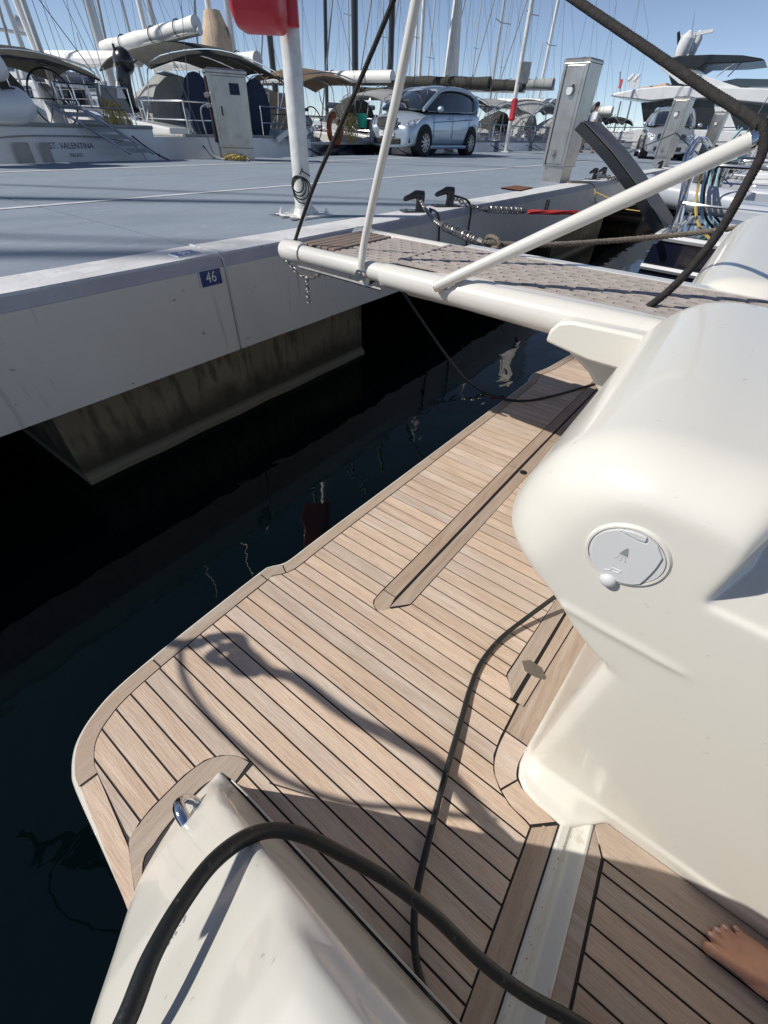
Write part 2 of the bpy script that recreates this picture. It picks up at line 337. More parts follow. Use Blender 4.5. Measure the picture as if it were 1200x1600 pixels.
# ------------------------------------------------------------------ special meshes
def braid(m, pts, r, step=0.004, n=28, k=8, pitch=0.055):
    pts = resample(pts, step); rings = []; u = None; N = len(pts)
    for i, p in enumerate(pts):
        d = (pts[min(i+1, N-1)]-pts[max(i-1, 0)]).normalized()
        if u is None: u, _ = basis(d)
        u = (u-d*u.dot(d)).normalized(); v = d.cross(u); ph = 2*pi*i*step/pitch*2
        rings.append([p+(u*cos(2*pi*j/n)+v*sin(2*pi*j/n))*(r*(0.88+0.19*abs(sin(k/2*2*pi*j/n+ph)*sin(k/2*2*pi*j/n-ph)))) for j in range(n)])
    return m.loft(rings)
def twisted(m, pts, r, strands=3, pitch=0.08, step=0.008, n=6):
    pts = resample(pts, step); N = len(pts); u = None; fr = []
    for i, p in enumerate(pts):
        d = (pts[min(i+1, N-1)]-pts[max(i-1, 0)]).normalized()
        if u is None: u, _ = basis(d)
        u = (u-d*u.dot(d)).normalized(); fr.append((p, u, d.cross(u)))
    for s in range(strands):
        m.tube([p+(a*cos(2*pi*(i*step/pitch+s/strands))+b*sin(2*pi*(i*step/pitch+s/strands)))*r*0.5 for i, (p, a, b) in enumerate(fr)], r*0.56, n)
    return m
def chain(m, pts, L=0.05, wd=0.034, r=0.006):
    pts = resample(pts, L*0.68)
    for i in range(len(pts)-1):
        c = (pts[i]+pts[i+1])/2; d = (pts[i+1]-pts[i]).normalized(); u, v = basis(d)
        if i % 2: u = v
        h = L/2-wd/2; loop = []
        for k in range(10):
            a = 2*pi*k/10; loop.append(c+d*((wd/2)*cos(a)+(h if cos(a) > 0 else -h))+u*((wd/2-r*0.3)*sin(a)))
        m.tube(loop, r, 6, True)
    return m
def spring(m, a, b, R, r, turns):
    a = Vector(a); b = Vector(b); d = b-a; u, v = basis(d); n = turns*12
    return m.tube([a+d*(i/n)+(u*cos(2*pi*i/12)+v*sin(2*pi*i/12))*R for i in range(n+1)], r, 6)

# ================================================================== SETTING
WZ = 0.0; QZ = 1.2; QY = 2.74; QF = 10.35; DZ = 0.45
m = M(); m.add([(-1500, -1500, 0), (1500, -1500, 0), (1500, 1500, 0), (-1500, 1500, 0)], [(0, 1, 2, 3)])
m.build('water', 'water', kind='structure', smooth=0)
quay = bpy.data.objects.new('quay', None); COL.objects.link(quay); quay['kind'] = 'structure'
JX = [-34.0, -22.0, -10.2, 1.905, 14.0, 26.0, 38.0, 49.5]
for a, b in zip(JX, JX[1:]):
    g = 0.009
    M().box(a+g, b-g, QY+0.34, QF, 0.80, QZ).build('deck_slab', 'quaydeck', quay, smooth=0)
    # beam: coping top, coping face, front face
    y0 = QY
    def strip(prof, name, mt):
        nseg = max(2, int((b-a)/0.35)) if b < 30 else 4; rings = []
        for i in range(nseg+1):
            x = a+g+(b-a-2*g)*i/nseg; w_ = (noise.noise(Vector((x*1.7, 0, 3)))*0.004 if b < 30 else 0)
            rings.append([(x, y+w_, z+w_*0.6) for y, z in prof])
        M().loft(rings, True, True).build(name, mt, quay, smooth=50)
    strip([(y0+0.0125, 1.193), (y0+0.018, QZ+0.004), (y0+0.338, QZ+0.004), (y0+0.338, 1.14), (y0+0.0125, 1.14)], 'coping', 'coping')
    strip([(y0+0.0, 1.128), (y0+0.012, 1.190), (y0+0.20, 1.139), (y0+0.20, 1.128)], 'coping_face', 'lip')
    strip([(y0-0.002, 0.574), (y0-0.004, 1.127), (y0+0.33, 1.127), (y0+0.33, 0.574)], 'beam', 'face')
M().box(-34, 49.5, QY+0.33, QF, 0.60, 0.79).build('underside', 'concrete', quay, smooth=0)
M().box(-34, 49.5, QF+0.002, QF+0.12, 0.6, QZ-0.01).build('far_beam', 'face', quay, smooth=0)
for x0, x1 in ((-14, -9), (-6.5, -3.2), (0.6, 3.55), (9.2, 12.4), (17, 20), (26, 29), (36, 39)):
    p = M(); rings = []
    for i in range(25):
        x = x0+(x1-x0)*i/24; n1 = noise.noise(Vector((x*3, 1, 2)))*0.006
        rings.append([(x, 2.90+n1*2, -1.2), (x, 2.86+n1*2, 0.035), (x, 2.90+n1, 0.075), (x, 2.905+n1*.5, 0.575), (x, QF-0.6, 0.575), (x, QF-0.6, -1.2)])
    p.loft(rings); p.build('pillar', 'concrete', quay, smooth=30)
# painted lines on the deck
def line(y0, y1, w_, x0, x1, name='painted_line'):
    p = M(); n_ = 60
    for i in range(n_):
        a = x0+(x1-x0)*i/n_; b = x0+(x1-x0)*(i+1)/n_; ya = y0+(y1-y0)*i/n_; yb = y0+(y1-y0)*(i+1)/n_
        p.add([(a, ya, QZ+0.004), (b, yb, QZ+0.004), (b, yb+w_, QZ+0.004), (a, ya+w_, QZ+0.004)], [(0, 1, 2, 3)])
    p.build(name, 'paintline', quay, smooth=0)
line(5.44, 5.40, 0.08, -30, 49); line(8.75, 9.1, 0.10, -20, 49)
# joint filler between the beam segments (pale sealant bead beside the seam)
M().tube([(1.898, QY+0.33, QZ+0.006), (1.900, QY+0.03, QZ+0.005), (1.903, QY-0.002, QZ-0.03), (1.903, QY-0.006, 1.12), (1.903, QY-0.007, 0.9), (1.903, QY-0.006, 0.60)], [0.010, 0.009, 0.008, 0.006, 0.004, 0.004], 6).build('joint_sealant', 'coping', quay)
for x in JX[1:-1]: M().box(x-0.009, x+0.009, QY+0.02, QF-0.1, 0.62, 1.185).build('joint_gap', 'dark', quay, smooth=0)

# ================================================================== OWN YACHT
yacht = thing('yacht', 'white yacht stern in the foreground with a teak planked swim platform', 'yacht', (0, 0, 0))
G = 0.0055
OUT = [(-0.31, 0.36), (-0.285, 0.47), (-0.262, 0.65), (-0.238, 0.86), (-0.222, 0.92), (-0.19, 0.975), (-0.15, 1.01), (-0.10, 1.035), (-0.03, 1.055), (0.08, 1.064), (0.25, 1.067), (0.60, 1.064), (0.655, 1.055), (0.70, 1.026), (0.75, 1.016), (0.92, 1.010), (1.6, 0.975), (2.31, 0.94), (3.05, 0.905), (3.17, 0.915), (3.28, 0.925), (3.40, 0.895), (3.55, 0.865), (4.05, 0.80), (4.5, 0.735), (5.0, 0.65)]
def off_poly(tab, d):
    out = []
    for i, (x, y) in enumerate(tab):
        a = tab[max(i-1, 0)]; b = tab[min(i+1, len(tab)-1)]; dx, dy = b[0]-a[0], b[1]-a[1]; L = math.hypot(dx, dy); out.append((x+dy/L*d, y-dx/L*d))
    return out
def smooth2(tab, k=4): return [(p.x, p.y) for p in spline([(x, y, 0) for x, y in tab], k)]
OUTS = smooth2(OUT, 4)
# hull of the platform
hullp = [(x, y) for x, y in OUTS]
rings = []
for z, d in ((0.10, 0.10), (0.20, 0.03), (0.30, 0.006), (0.43, 0.0), (0.440, 0.001), (0.446, 0.006)):
    o_ = off_poly(OUTS, d); rings.append([(x, y, z) for x, y in o_]+[(5.0, -0.6, z), (-0.31, -0.6, z)])
M().loft(rings).build('platform_hull', 'gel', yacht, smooth=40)
# margin outlines
IN0 = off_poly(OUTS, 0.013); IN1 = off_poly(OUTS, 0.062)
# caulking sheet under all the planks
m = M(); L0 = [p for p in off_poly(OUTS, 0.016)]
for (a, b) in zip(L0, L0[1:]):
    if b[0] > a[0]: m.add([(a[0], min(a[1], 9), 0.4475), (b[0], b[1], 0.4475), (b[0], -0.281, 0.4475), (a[0], -0.281, 0.4475)], [(0, 1, 2, 3)])
m.build('deck_caulking', 'caulk', yacht, smooth=0)
deck = M().box(-0.0, 0.02, -0.5, -0.48, 0.43, 0.44).build('teak_deck', 'caulk', yacht, smooth=0)
PT = DZ+0.0005
def plank_poly(poly, mt='teak_y', name='plank', z=PT, th=0.006, parent=None):
    poly = [p for i, p in enumerate(poly) if math.hypot(p[0]-poly[i-1][0], p[1]-poly[i-1][1]) > 1e-4]
    zz = z+random.uniform(-0.0004, 0.0004)
    return M().prism(poly, z-th, zz).build(name, mt, parent or deck, smooth=0)
def strip_planks(xs, top, bot, mt='teak_y', lx=None):
    for a, b in zip(xs, xs[1:]):
        a2, b2 = a+G/2, b-G/2
        brk = sorted({a2, b2}|{a2+(b2-a2)*k_/(12 if a2 < 0.80 else 3) for k_ in range(1, 12 if a2 < 0.80 else 3)})
        T = [(x, top(x)) for x in brk]; B = [(x, bot(x)) for x in brk]
        P = [(x, y) for (x, y), (_, yb) in zip(T, B) if y > yb+0.002]; Q = [(x, yb) for (x, y), (_, yb) in zip(T, B) if y > yb+0.002]
        if len(P) < 2: continue
        plank_poly(Q+P[::-1], mt)
inner = sorted([(x, y-G) for x, y in off_poly(OUTS, 0.062) if y > 0.6])
def itop(x): return lerp(x, inner)
def margin_piece(A, B, i0, i1, mt='teak_x', g=G):
    """board between polyline A and polyline B, index range"""
    P = A[i0:i1+1]; Q = B[i0:i1+1]
    def trim(L):
        L = list(L); (x0, y0), (x1, y1) = L[0], L[1]; l = math.hypot(x1-x0, y1-y0); t = min(0.45, g/2/l) if l > 0 else 0; L[0] = (x0+(x1-x0)*t, y0+(y1-y0)*t)
        (x0, y0), (x1, y1) = L[-1], L[-2]; l = math.hypot(x1-x0, y1-y0); t = min(0.45, g/2/l) if l > 0 else 0; L[-1] = (x0+(x1-x0)*t, y0+(y1-y0)*t); return L
    plank_poly(trim(P)+trim(Q)[::-1], mt)
idx = lambda x: min(range(len(OUTS)), key=lambda i: abs(OUTS[i][0]-x)+(10 if OUTS[i][1] < 0.5 else 0))
iC = min(range(len(OUTS)), key=lambda i: abs(OUTS[i][1]-0.84)+(10 if OUTS[i][0] > -0.1 else 0))
cuts = [iC, idx(0.10), idx(0.60), idx(0.70)]+[idx(v) for v in (1.75, 3.05, 3.45, 4.95)]
for a, b in zip(cuts, cuts[1:]): margin_piece(IN0, IN1, a, b)
# pointed corner board on the port side
cA = IN0[iC]; cB = IN1[iC]
plank_poly([(cA[0]+0.001, cA[1]-G), (-0.262, 0.60), (-0.282, 0.475), (-0.272, 0.470), (-0.213, 0.620), (cB[0]-0.002, cB[1]-G)], 'teak_y')
# curved margin round the port quarter moulding
QO = smooth2([(-0.269, 0.468), (-0.209, 0.625), (-0.17, 0.642), (-0.13, 0.648), (-0.03, 0.646), (0.03, 0.632), (0.068, 0.605), (0.095, 0.568), (0.106, 0.528)], 4)
QI = smooth2([(-0.262, 0.468), (-0.208, 0.562), (-0.17, 0.574), (-0.13, 0.582), (-0.04, 0.588), (0.005, 0.580), (0.03, 0.562), (0.045, 0.54), (0.05, 0.520)], 4)
plank_poly(QO+QI[::-1], 'teak_x')
SE = [-0.203, -0.164, -0.108, -0.051, 0.003, 0.056, 0.111, 0.166, 0.221, 0.275, 0.330, 0.384, 0.437, 0.490, 0.545, 0.600, 0.655, 0.709, 0.763, 0.818, 0.872, 0.934]
while SE[-1] < 4.9: SE.append(SE[-1]+0.0605)
qtop = sorted([(x, y+G) for x, y in QO])
LTAB = [(-0.2035, 0.630), (-0.200, 0.655)]+[(x, y-G*0.8) for x, y in IN1[iC:] if x > -0.19 or y > 0.8]
def lt(x): return lerp(x, LTAB)
strip_planks([s for s in SE if s <= 0.112], lt, lambda x: lerp(x, [(-0.209, 0.63), (-0.17, 0.647), (-0.13, 0.653), (-0.03, 0.651), (0.03, 0.637), (0.068, 0.610), (0.095, 0.573), (0.111, 0.528)]))
strip_planks([0.046, 0.080, 0.112], lambda x: lerp(x, [(0.03, 0.512), (0.12, 0.512)]), lambda x: -0.2165)
def rbot(x): return lerp(x, [(0.046, -0.2165), (0.470, -0.205), (0.4725, -0.185), (0.478, -0.143), (0.498, -0.100), (0.53, -0.065), (0.57, -0.046), (0.63, -0.040), (0.77, -0.040), (1.2, -0.04)])
strip_planks([s for s in SE if 0.110 < s < 0.73]+[0.760], itop, rbot)
strip_planks([0.760]+[s for s in SE if 0.763 < s], itop, lambda x: lerp(x, [(0.76, 0.552), (0.766, 0.568), (0.774, 0.580), (0.79, 0.592), (0.84, 0.5945), (2.0, 0.560), (3.0, 0.52), (5, 0.44)]))
# frame around the locker lid
fr = lambda x, d: lerp(x, [(0.76, 0.600), (0.84, 0.589), (2.0, 0.555), (3.0, 0.515), (5, 0.435)])-d
for a, b in ((0.86, 2.0), (2.006, 3.2), (3.206, 4.9)):
    plank_poly([(a, fr(a, 0.058)), (b, fr(b, 0.058)), (b, fr(b, 0)), (a, fr(a, 0))], 'teak_x')
plank_poly([(0.855, 0.531), (0.855, 0.589), (0.83, 0.590), (0.795, 0.588), (0.774, 0.575), (0.762, 0.548), (0.762, 0.490), (0.800, 0.490), (0.802, 0.520)], 'teak_x')
# lid: margins and planks, dark gap around
gapb = M().box(0.764, 4.6, -0.020, 0.530, 0.440, 0.4479).build('lid_gap', 'dark', yacht, smooth=0)
def lid_top(x): return fr(x, 0.058)-0.014
LB = lambda x: lerp(x, [(0.76, -0.02), (1.3, -0.055), (4.6, -0.2)])
plank_poly([(0.806, lid_top(0.82)), (0.868, lid_top(0.868)-0.052), (2.4, lid_top(2.4)-0.052), (2.4, lid_top(2.4))], 'teak_x')
plank_poly([(2.406, lid_top(2.4)), (2.406, lid_top(2.4)-0.052), (4.6, lid_top(4.6)-0.052), (4.6, lid_top(4.6))], 'teak_x')
lx = [0.785]+[s for s in SE if 0.80 < s < 4.6]
strip_planks([0.7595, 0.826]+[s for s in SE if 0.85 < s < 4.6], lambda x: min(lid_top(x)-0.057, 0.512-(0.868-x)*0.0) if x > 0.868 else lid_top(x)-0.062+max(0, 0.868-x)*0.75, lambda x: LB(x)+0.058 if x > 0.83 else LB(x)+0.006+max(0, x-0.78)*1.0)
plank_poly([(0.765, LB(0.78)+0.002), (1.7, LB(1.7)+0.002), (1.7, LB(1.7)+0.052), (0.834, LB(0.83)+0.052)], 'teak_x')
# board between lid and wall margin, and the wall margin itself
plank_poly([(0.766, -0.035), (0.766, -0.060), (1.7, -0.13), (1.7, -0.075)], 'teak_x')
plank_poly([(0.66, -0.048), (0.764, -0.048), (0.764, -0.064), (1.7, -0.135), (1.7, -0.20), (0.70, -0.128), (0.66, -0.122)], 'teak_x')
plank_poly(smooth2([(0.654, -0.048), (0.60, -0.049), (0.555, -0.058), (0.525, -0.075), (0.503, -0.102)], 3)+smooth2([(0.553, -0.130), (0.565, -0.123), (0.59, -0.117), (0.62, -0.117), (0.654, -0.121)], 3), 'teak_y')
plank_poly(smooth2([(0.500, -0.107), (0.482, -0.145), (0.478, -0.185), (0.474, -0.205)], 3)+[(0.522, -0.258), (0.530, -0.19), (0.540, -0.150), (0.550, -0.134)], 'teak_y')
plank_poly([(0.046, -0.222), (0.469, -0.211), (0.517, -0.266), (0.046, -0.279)], 'teak_x', z=PT)
# threshold channel
thr = M(); rings = []
for x in (0.0, 0.2, 0.4, 0.575):
    t = x/0.575; ya = -0.2845+0.0145*t; yb = -0.3725+0.028*t
    rings.append([(x, ya, 0.43), (x, ya, 0.4535), (x, ya-0.006, 0.4565), (x, ya-0.022, 0.4545), (x, ya-0.030, 0.447), (x, (ya+yb)/2, 0.4455), (x, yb+0.030, 0.447), (x, yb+0.016, 0.4565), (x, yb+0.006, 0.459), (x, yb, 0.4565), (x, yb, 0.43)])
thr.loft(rings); thr.build('threshold', 'gel_dirty', yacht, smooth=30)
# sheltered teak floor inside the gate
fl = M().box(-0.1, 0.62, -2.2, -0.372, 0.42, 0.4475).build('cockpit_floor', 'caulk', yacht, smooth=0)
def fl_top(x): return lerp(x, [(0.0, -0.414), (0.52, -0.387)])
plank_poly([(0.046, -0.373), (0.577, -0.346), (0.520, -0.383), (0.046, -0.409)], 'teak_floor', parent=fl)
plank_poly([(0.583, -0.350), (0.605, -0.350), (0.605, -2.0), (0.524, -2.0), (0.524, -0.388)], 'teak_floor', parent=fl)
fx = [0.046, 0.09, 0.147, 0.204, 0.261, 0.318, 0.375, 0.432, 0.489]
for a, b in zip(fx+[0.489], (fx[1:]+[0.489, 0.521])):
    if b-a > 0.01: plank_poly([(a+G/2, -2.0), (b-G/2, -2.0), (b-G/2, fl_top(b)-G), (a+G/2, fl_top(a)-G)], 'teak_floor', parent=fl)
# plugs (bungs) in the corner boards
for x, y in ((0.488, -0.238), (0.345, -0.246), (0.2, -0.248)):
    M().cyl((x, y, 0.4500), (x, y, 0.4514), 0.006, 14).build('screw_plug', 'teak_x', yacht)

# ---- starboard transom moulding (voxel-fused gelcoat body)
tm = M()
BX1 = 1.78
def head_sec(da, dt, x):   # aft inset, top inset
    pts = [(-0.186, 1.05), (-0.125, 1.06), (-0.04, 1.115), (0.055, 1.165), (0.125, 1.195), (0.163, 1.235), (0.166, 1.29), (0.143, 1.37), (0.105, 1.435), (0.045, 1.485), (-0.03, 1.508), (-0.13, 1.512), (-0.178, 1.500), (-0.188, 1.46)]
    out = []
    pts = [(p.x, p.y) for p in spline([(y, z, 0) for y, z in pts], 4)]
    for y, z in pts:
        yy = y-da*max(0, min(1, (y+0.05)/0.2)); yy -= (0.075*min(1, max(0, (x-0.62)/0.2)) if y < -0.1 and z > 1.3 else 0.075*min(1, max(0, (x-0.62)/0.2)) if y < -0.18 else 0); zz = z-dt*max(0, min(1, (z-1.2)/0.28)); out.append((x, yy, zz))
    return out
rings = []
for i in range(17):
    ph = (pi/2)*i/16; rings.append(head_sec(0.135*(1-sin(ph)), 0.075*(1-sin(ph)), 0.613+0.135*(1-cos(ph))))
for x in (0.9, 1.1, 1.3, 1.5, 1.62): rings.append(head_sec(0, 0, x))
for i in range(1, 7):
    ph = (pi/2)*i/6; rings.append(head_sec(0.05*(1-cos(ph)), 0.10*(1-cos(ph)), 1.62+0.16*sin(ph)))
tm.loft(rings)
# wall below the head, and the side wall towards the cockpit
wp = [(0.613, -2.2), (0.613, -0.30), (0.613, -0.20), (0.614, -0.16), (0.626, -0.135), (0.66, -0.130), (1.2, -0.160), (1.9, -0.21), (1.9, -0.50), (0.95, -0.50), (0.95, -2.2)]
tm.loft([[(x, y, 0.40) for x, y in wp], [(x, y, 1.12) for x, y in wp]])
tm.box(0.613, 0.92, -2.2, -0.16, 1.10, 1.318)
tm.box(0.92, 1.9, -0.50, -0.17, 1.0, 1.12)
# base flare along the wall and round the corner
fl_p = [(0.545, -2.2), (0.545, -0.36), (0.522, -0.285), (0.528, -0.20), (0.538, -0.158), (0.562, -0.131), (0.60, -0.119), (0.64, -0.118), (1.2, -0.158), (1.9, -0.21), (1.9, -0.4), (0.8, -0.5), (0.8, -2.2)]
fl_q = [(0.606, -2.2), (0.606, -0.40), (0.600, -0.28), (0.602, -0.22), (0.608, -0.18), (0.62, -0.155), (0.64, -0.148), (0.67, -0.146), (1.2, -0.19), (1.9, -0.24), (1.9, -0.4), (0.8, -0.5), (0.8, -2.2)]
fl_p[0] = (0.607, -2.2); fl_p[1] = (0.607, -0.372)
tm.loft([[(x, y, 0.40) for x, y in fl_p], [(x, y, 0.458) for x, y in fl_p], [(x*.5+a*.5, y*.5+b*.5, 0.466) for (x, y), (a, b) in zip(fl_p, fl_q)], [(x, y, 0.50) for x, y in fl_q]])
# shallow crease: thin bead tapering out
tm.tube([(0.613, -0.01, 1.160), (0.612, -0.10, 1.156), (0.613, -0.2, 1.152), (0.618, -0.285, 1.149)], [0.007, 0.006, 0.006, 0.004], 8)
tmo = tm.build('transom_moulding', 'gel', yacht, label='starboard transom corner of ivory gelcoat with an overhanging head', smooth=0)
voxel(tmo, 0.0055, 14)
# bench side and dark well behind the moulding
M().box(0.93, 1.9, -2.2, -0.51, 0.5, 0.9).build('cockpit_bench', 'gel', yacht, smooth=0)
# second moulding across the gangway
t2 = M(); rings = []
for i in range(7):
    ph = (pi/2)*i/6; rings.append([(x+1.90, y, z-0.10) for x, y, z in head_sec(0.07*(1-sin(ph)), 0.09*(1-sin(ph)), 0.613+0.13*(1-cos(ph)))])
for x in (1.0, 1.4, 1.9, 2.6): rings.append([(a+1.90, y, z-0.10+(x-0.7)*0.04) for a, y, z in head_sec(0, 0, x)])
t2.loft(rings); t2.loft([[(2.54, -0.9, 0.4), (2.54, -0.13, 0.4), (4.5, -0.2, 0.4), (4.5, -0.9, 0.4)], [(2.54, -0.9, 1.20), (2.54, -0.13, 1.20), (4.5, -0.2, 1.20), (4.5, -0.9, 1.20)]])
voxel(t2.build('transom_moulding', 'gel', yacht, label='second gelcoat transom moulding beyond the gangway', smooth=0), 0.012, 10)
M().box(1.76, 2.6, -1.6, -0.16, 0.42, 1.12).build('gangway_locker', 'gel', yacht, smooth=0, bevel=0.03)

# ---- shower hatch on the moulding face
hx = 0.6125; hy, hz = (onx(978, 868, hx).y, onx(978, 868, hx).z)
HR = abs(onx(915, 855, hx).y-onx(1043, 880, hx).y)/2*1.04
sh = M().lathe([(HR+0.006, 0.004), (HR+0.005, -0.001), (HR+0.002, -0.004), (HR-0.001, -0.004), (HR-0.002, 0.006)], (0, 0, 0), 'X', 48)
sh.xf(Matrix.Translation((hx, hy, hz))); shower = sh.build('shower_hatch', 'gel', yacht, smooth=40)
circ = lambda r, a0, a1, n=20: [(r*cos(a0+(a1-a0)*i/n), r*sin(a0+(a1-a0)*i/n)) for i in range(n+1)]
def HP(cx, cy): p = onx(900+cx/7.5, 790+cy/7.5, hx); return ((p.y-hy), (p.z-hz))
def hplate(name, poly, x0, x1, mt, **k):
    return M().loft([[(x0, hy+a, hz+b) for a, b in poly], [(x1, hy+a, hz+b) for a, b in poly]]).build(name, mt, shower, smooth=0, **k)
def inside(p, r):
    l = math.hypot(*p); return p if l <= r else (p[0]*r/l, p[1]*r/l)
rr = HR*0.945
hplate('base_disc', circ(rr, 0, 2*pi*0.98, 44), 0.6165, hx-0.0035, 'white')
lidp = [(300, 225), (240, 340), (195, 470), (165, 600), (170, 720)]
bot = [(230, 800), (330, 870), (500, 925), (600, 945), (690, 940)]
rgt = [(760, 890), (860, 800), (950, 700), (1020, 590)]
tp = [(980, 450), (900, 350), (860, 400), (835, 420), (740, 385), (640, 335), (535, 277), (572, 205), (440, 205)]
hplate('lid', [inside((p.x, p.y), rr) for p in spline([(*HP(*q), 0) for q in lidp+bot], 4)+spline([(*HP(*q), 0) for q in rgt], 4)]+[inside(HP(*q), rr) for q in tp[:-1]]+[inside((p.x, p.y), rr) for p in spline([(*inside(HP(*q), rr), 0) for q in ((572, 205), (500, 203), (440, 203), (370, 212), (300, 225))], 3)], hx-0.0035, hx-0.0075, 'white', bevel=0.0008)
hplate('hinge', [inside(HP(*q), rr) for q in [(585, 205), (550, 272), (650, 325), (745, 372), (825, 398), (850, 345), (800, 315), (700, 250)]], hx-0.0035, hx-0.0085, 'white', bevel=0.0008)
kc = HP(385, 845)
M().ball((hx-0.006, hy+kc[0], hz+kc[1]), (0.010, HR*0.24, HR*0.24), 20, 12).build('latch_knob', 'white', shower)
MT['icon'] = mat('grey_print', (0.24, 0.27, 0.28), 0.5)
hplate('shower_symbol', [HP(*q) for q in [(605, 470), (632, 472), (622, 575), (522, 525)]], hx-0.0076, hx-0.0080, 'icon')
for i_, q in enumerate([(528, 548), (505, 568), (482, 578), (560, 565), (548, 588), (532, 608), (595, 580), (594, 604), (588, 630)]):
    c = HP(*q); M().ball((hx-0.0078, hy+c[0], hz+c[1]), (0.0006, 0.0010, 0.0010), 8, 5).build('shower_symbol', 'icon', shower)
sw = [HP(*q) for q in [(345, 715), (410, 722), (440, 695), (545, 738), (510, 752), (455, 742), (430, 720)]]
M().tube([(hx-0.0078, hy+a, hz+b) for a, b in sw], 0.0009, 6).build('maker_emblem', 'white', shower)

# ---- port quarter moulding (under the camera)
q = M()
RZ = [(0.60, 0.452), (0.57, 0.475), (0.53, 0.535), (0.47, 0.64), (0.38, 0.765), (0.30, 0.885), (0.22, 0.985), (0.14, 1.105), (0.07, 1.20), (0.0, 1.265), (-0.12, 1.31), (-0.3, 1.33), (-0.8, 1.34)]
def quarter_sec(y, z):
    xr = lerp(y, [(-0.8, -0.02), (0.0, -0.012), (0.38, 0.0), (0.5, 0.006), (0.56, 0.0)])
    xl = lerp(y, [(-0.8, -0.46), (0.0, -0.42), (0.24, -0.345), (0.40, -0.290), (0.50, -0.252), (0.53, -0.232), (0.555, -0.205), (0.578, -0.155)])
    zl = 0.0 if y < 0.44 else 0.40; b = min(0.05, (z-0.42)*0.35)
    return [(0.0415, y, 0.30), (0.0405, y, 0.462), (xr+0.006, y, z-b*0.5), (xr-0.006, y, z-b*0.1), (xr-0.03, y, z), (xl*0.5, y, z+0.006), (xl+0.06, y, z-0.018), (xl+0.02, y, z-0.055-b*.2), (xl-0.004, y, max(z-0.14, 0.30)), (xl-0.03*(y < 0.44), y, zl+0.05), (xl-0.02*(y < 0.44), y, zl-0.2)]
ys = [(0.578, 0.455)]+[(y, lerp(y, sorted(RZ))) for y in (0.565, 0.55, 0.53, 0.50, 0.47, 0.44, 0.41, 0.38, 0.34, 0.30, 0.26, 0.22, 0.18, 0.14, 0.10, 0.07, 0.03, 0.0, -0.08, -0.2, -0.5, -0.8)]
q.loft([quarter_sec(y, max(z, 0.458)) for y, z in ys][::-1])
# raised coaming hump growing towards the camera
hr = []
for y, h, xl_ in ((0.12, 0.002, -0.12), (0.10, 0.014, -0.14), (0.075, 0.028, -0.155), (0.04, 0.042, -0.17), (-0.05, 0.060, -0.19), (-0.3, 0.065, -0.22), (-0.8, 0.07, -0.24)):
    z0 = lerp(y, sorted(RZ)); xr = -0.02
    hr.append([(xr, y, z0-0.03), (xr-0.004, y, z0+h*0.6), (xr-0.03, y, z0+h), ((xr+xl_)/2, y, z0+h*1.1), (xl_+0.03, y, z0+h*0.85), (xl_, y, z0+h*0.2), (xl_-0.01, y, z0-0.04)])
q.loft(hr[::-1])
qo = q.build('quarter_moulding', 'gel', yacht, label='port quarter moulding rising towards the viewer', smooth=0)
voxel(qo, 0.0045, 40)
# ridge trim: dark rebate line along the inner wall and bolt flange
M().tube([(0.0425, 0.515, 0.4510), (0.0425, 0.3, 0.4510), (0.0425, -0.20, 0.4510)], 0.0022, 6).build('wall_seal', 'caulk', yacht)
# chrome staple fairlead on the aft slope
fp = [at(286, 1254, 1)-CAM, at(296, 1300, 1)-CAM]
fz = lambda px, py, z: onz(px, py, z)
a = fz(300, 1290, 0.575); b = fz(325, 1262, 0.560)
up = Vector((-0.05, 0.8, 0.6)).normalized()
fair = M(); fpts = []
c1 = onz(303, 1297, 0.60); c2 = onz(290, 1248, 0.565)
d1 = Vector((-0.25, 0.72, 0.62)).normalized()*0.05
loop = spline([onz(306, 1300, 0.590), onz(296, 1292, 0.615), onz(283, 1272, 0.625), onz(279, 1258, 0.612), onz(286, 1250, 0.592), onz(300, 1252, 0.570), onz(316, 1262, 0.556)], 6)
fair.tube(loop, [0.0150*(0.75+0.25*sin(pi*i/(len(loop)-1))) for i in range(len(loop))], 14)
fo = fair.build('fairlead', 'chrome', yacht, label='polished chrome staple fairlead')
M().obox(onz(306, 1302, 0.588), Vector((0.03, 0, 0)), Vector((0, 0.012, -0.016)), Vector((0, 0.003, 0.002))).build('mounting_foot', 'chrome', fo)
M().obox(onz(319, 1264, 0.553), Vector((0.022, 0, 0)), Vector((0, 0.010, -0.012)), Vector((0, 0.003, 0.002))).build('mounting_foot', 'chrome', fo)
# hinge plate on the lid gap
hp = [onz(x, y, 0.4535) for x, y in ((815, 1033), (828, 1031), (846, 1043), (853, 1058), (850, 1062), (836, 1058), (820, 1048))]
hpm = M().loft([[p-Vector((0, 0, 0.003)) for p in hp], hp]).build('hinge_plate', 'chrome', yacht, smooth=0)
for x, y in ((825, 1039), (842, 1053), (833, 1040), (838, 1055)): M().cyl(onz(x, y, 0.453), onz(x, y, 0.453)+Vector((0, 0, 0.0015)), 0.0022, 10).build('screw', 'steel', hpm)
hh = M(); hc = onz(818, 738, 0.4515); hh.lathe([(0.001, 0.0005), (0.02, 0.0005), (0.021, -0.001)], hc, 'Z', 16); hh.build('finger_hole', 'dark', yacht)
# small drain fitting on the inner port wall
dr = onx(542, 1452, 0.027); M().tube([dr+Vector((0, 0.012, 0.03)), dr+Vector((0.004, 0, 0)), dr+Vector((0, -0.014, -0.03))], [0.002, 0.006, 0.002], 8).build('drain_cover', 'steel', yacht)
# faint maker strip on the sloping top
for i_, (x, y, l) in enumerate(((282, 1449, 5), (274, 1458, 2), (266, 1470, 5), (258, 1480, 3))):
    pass

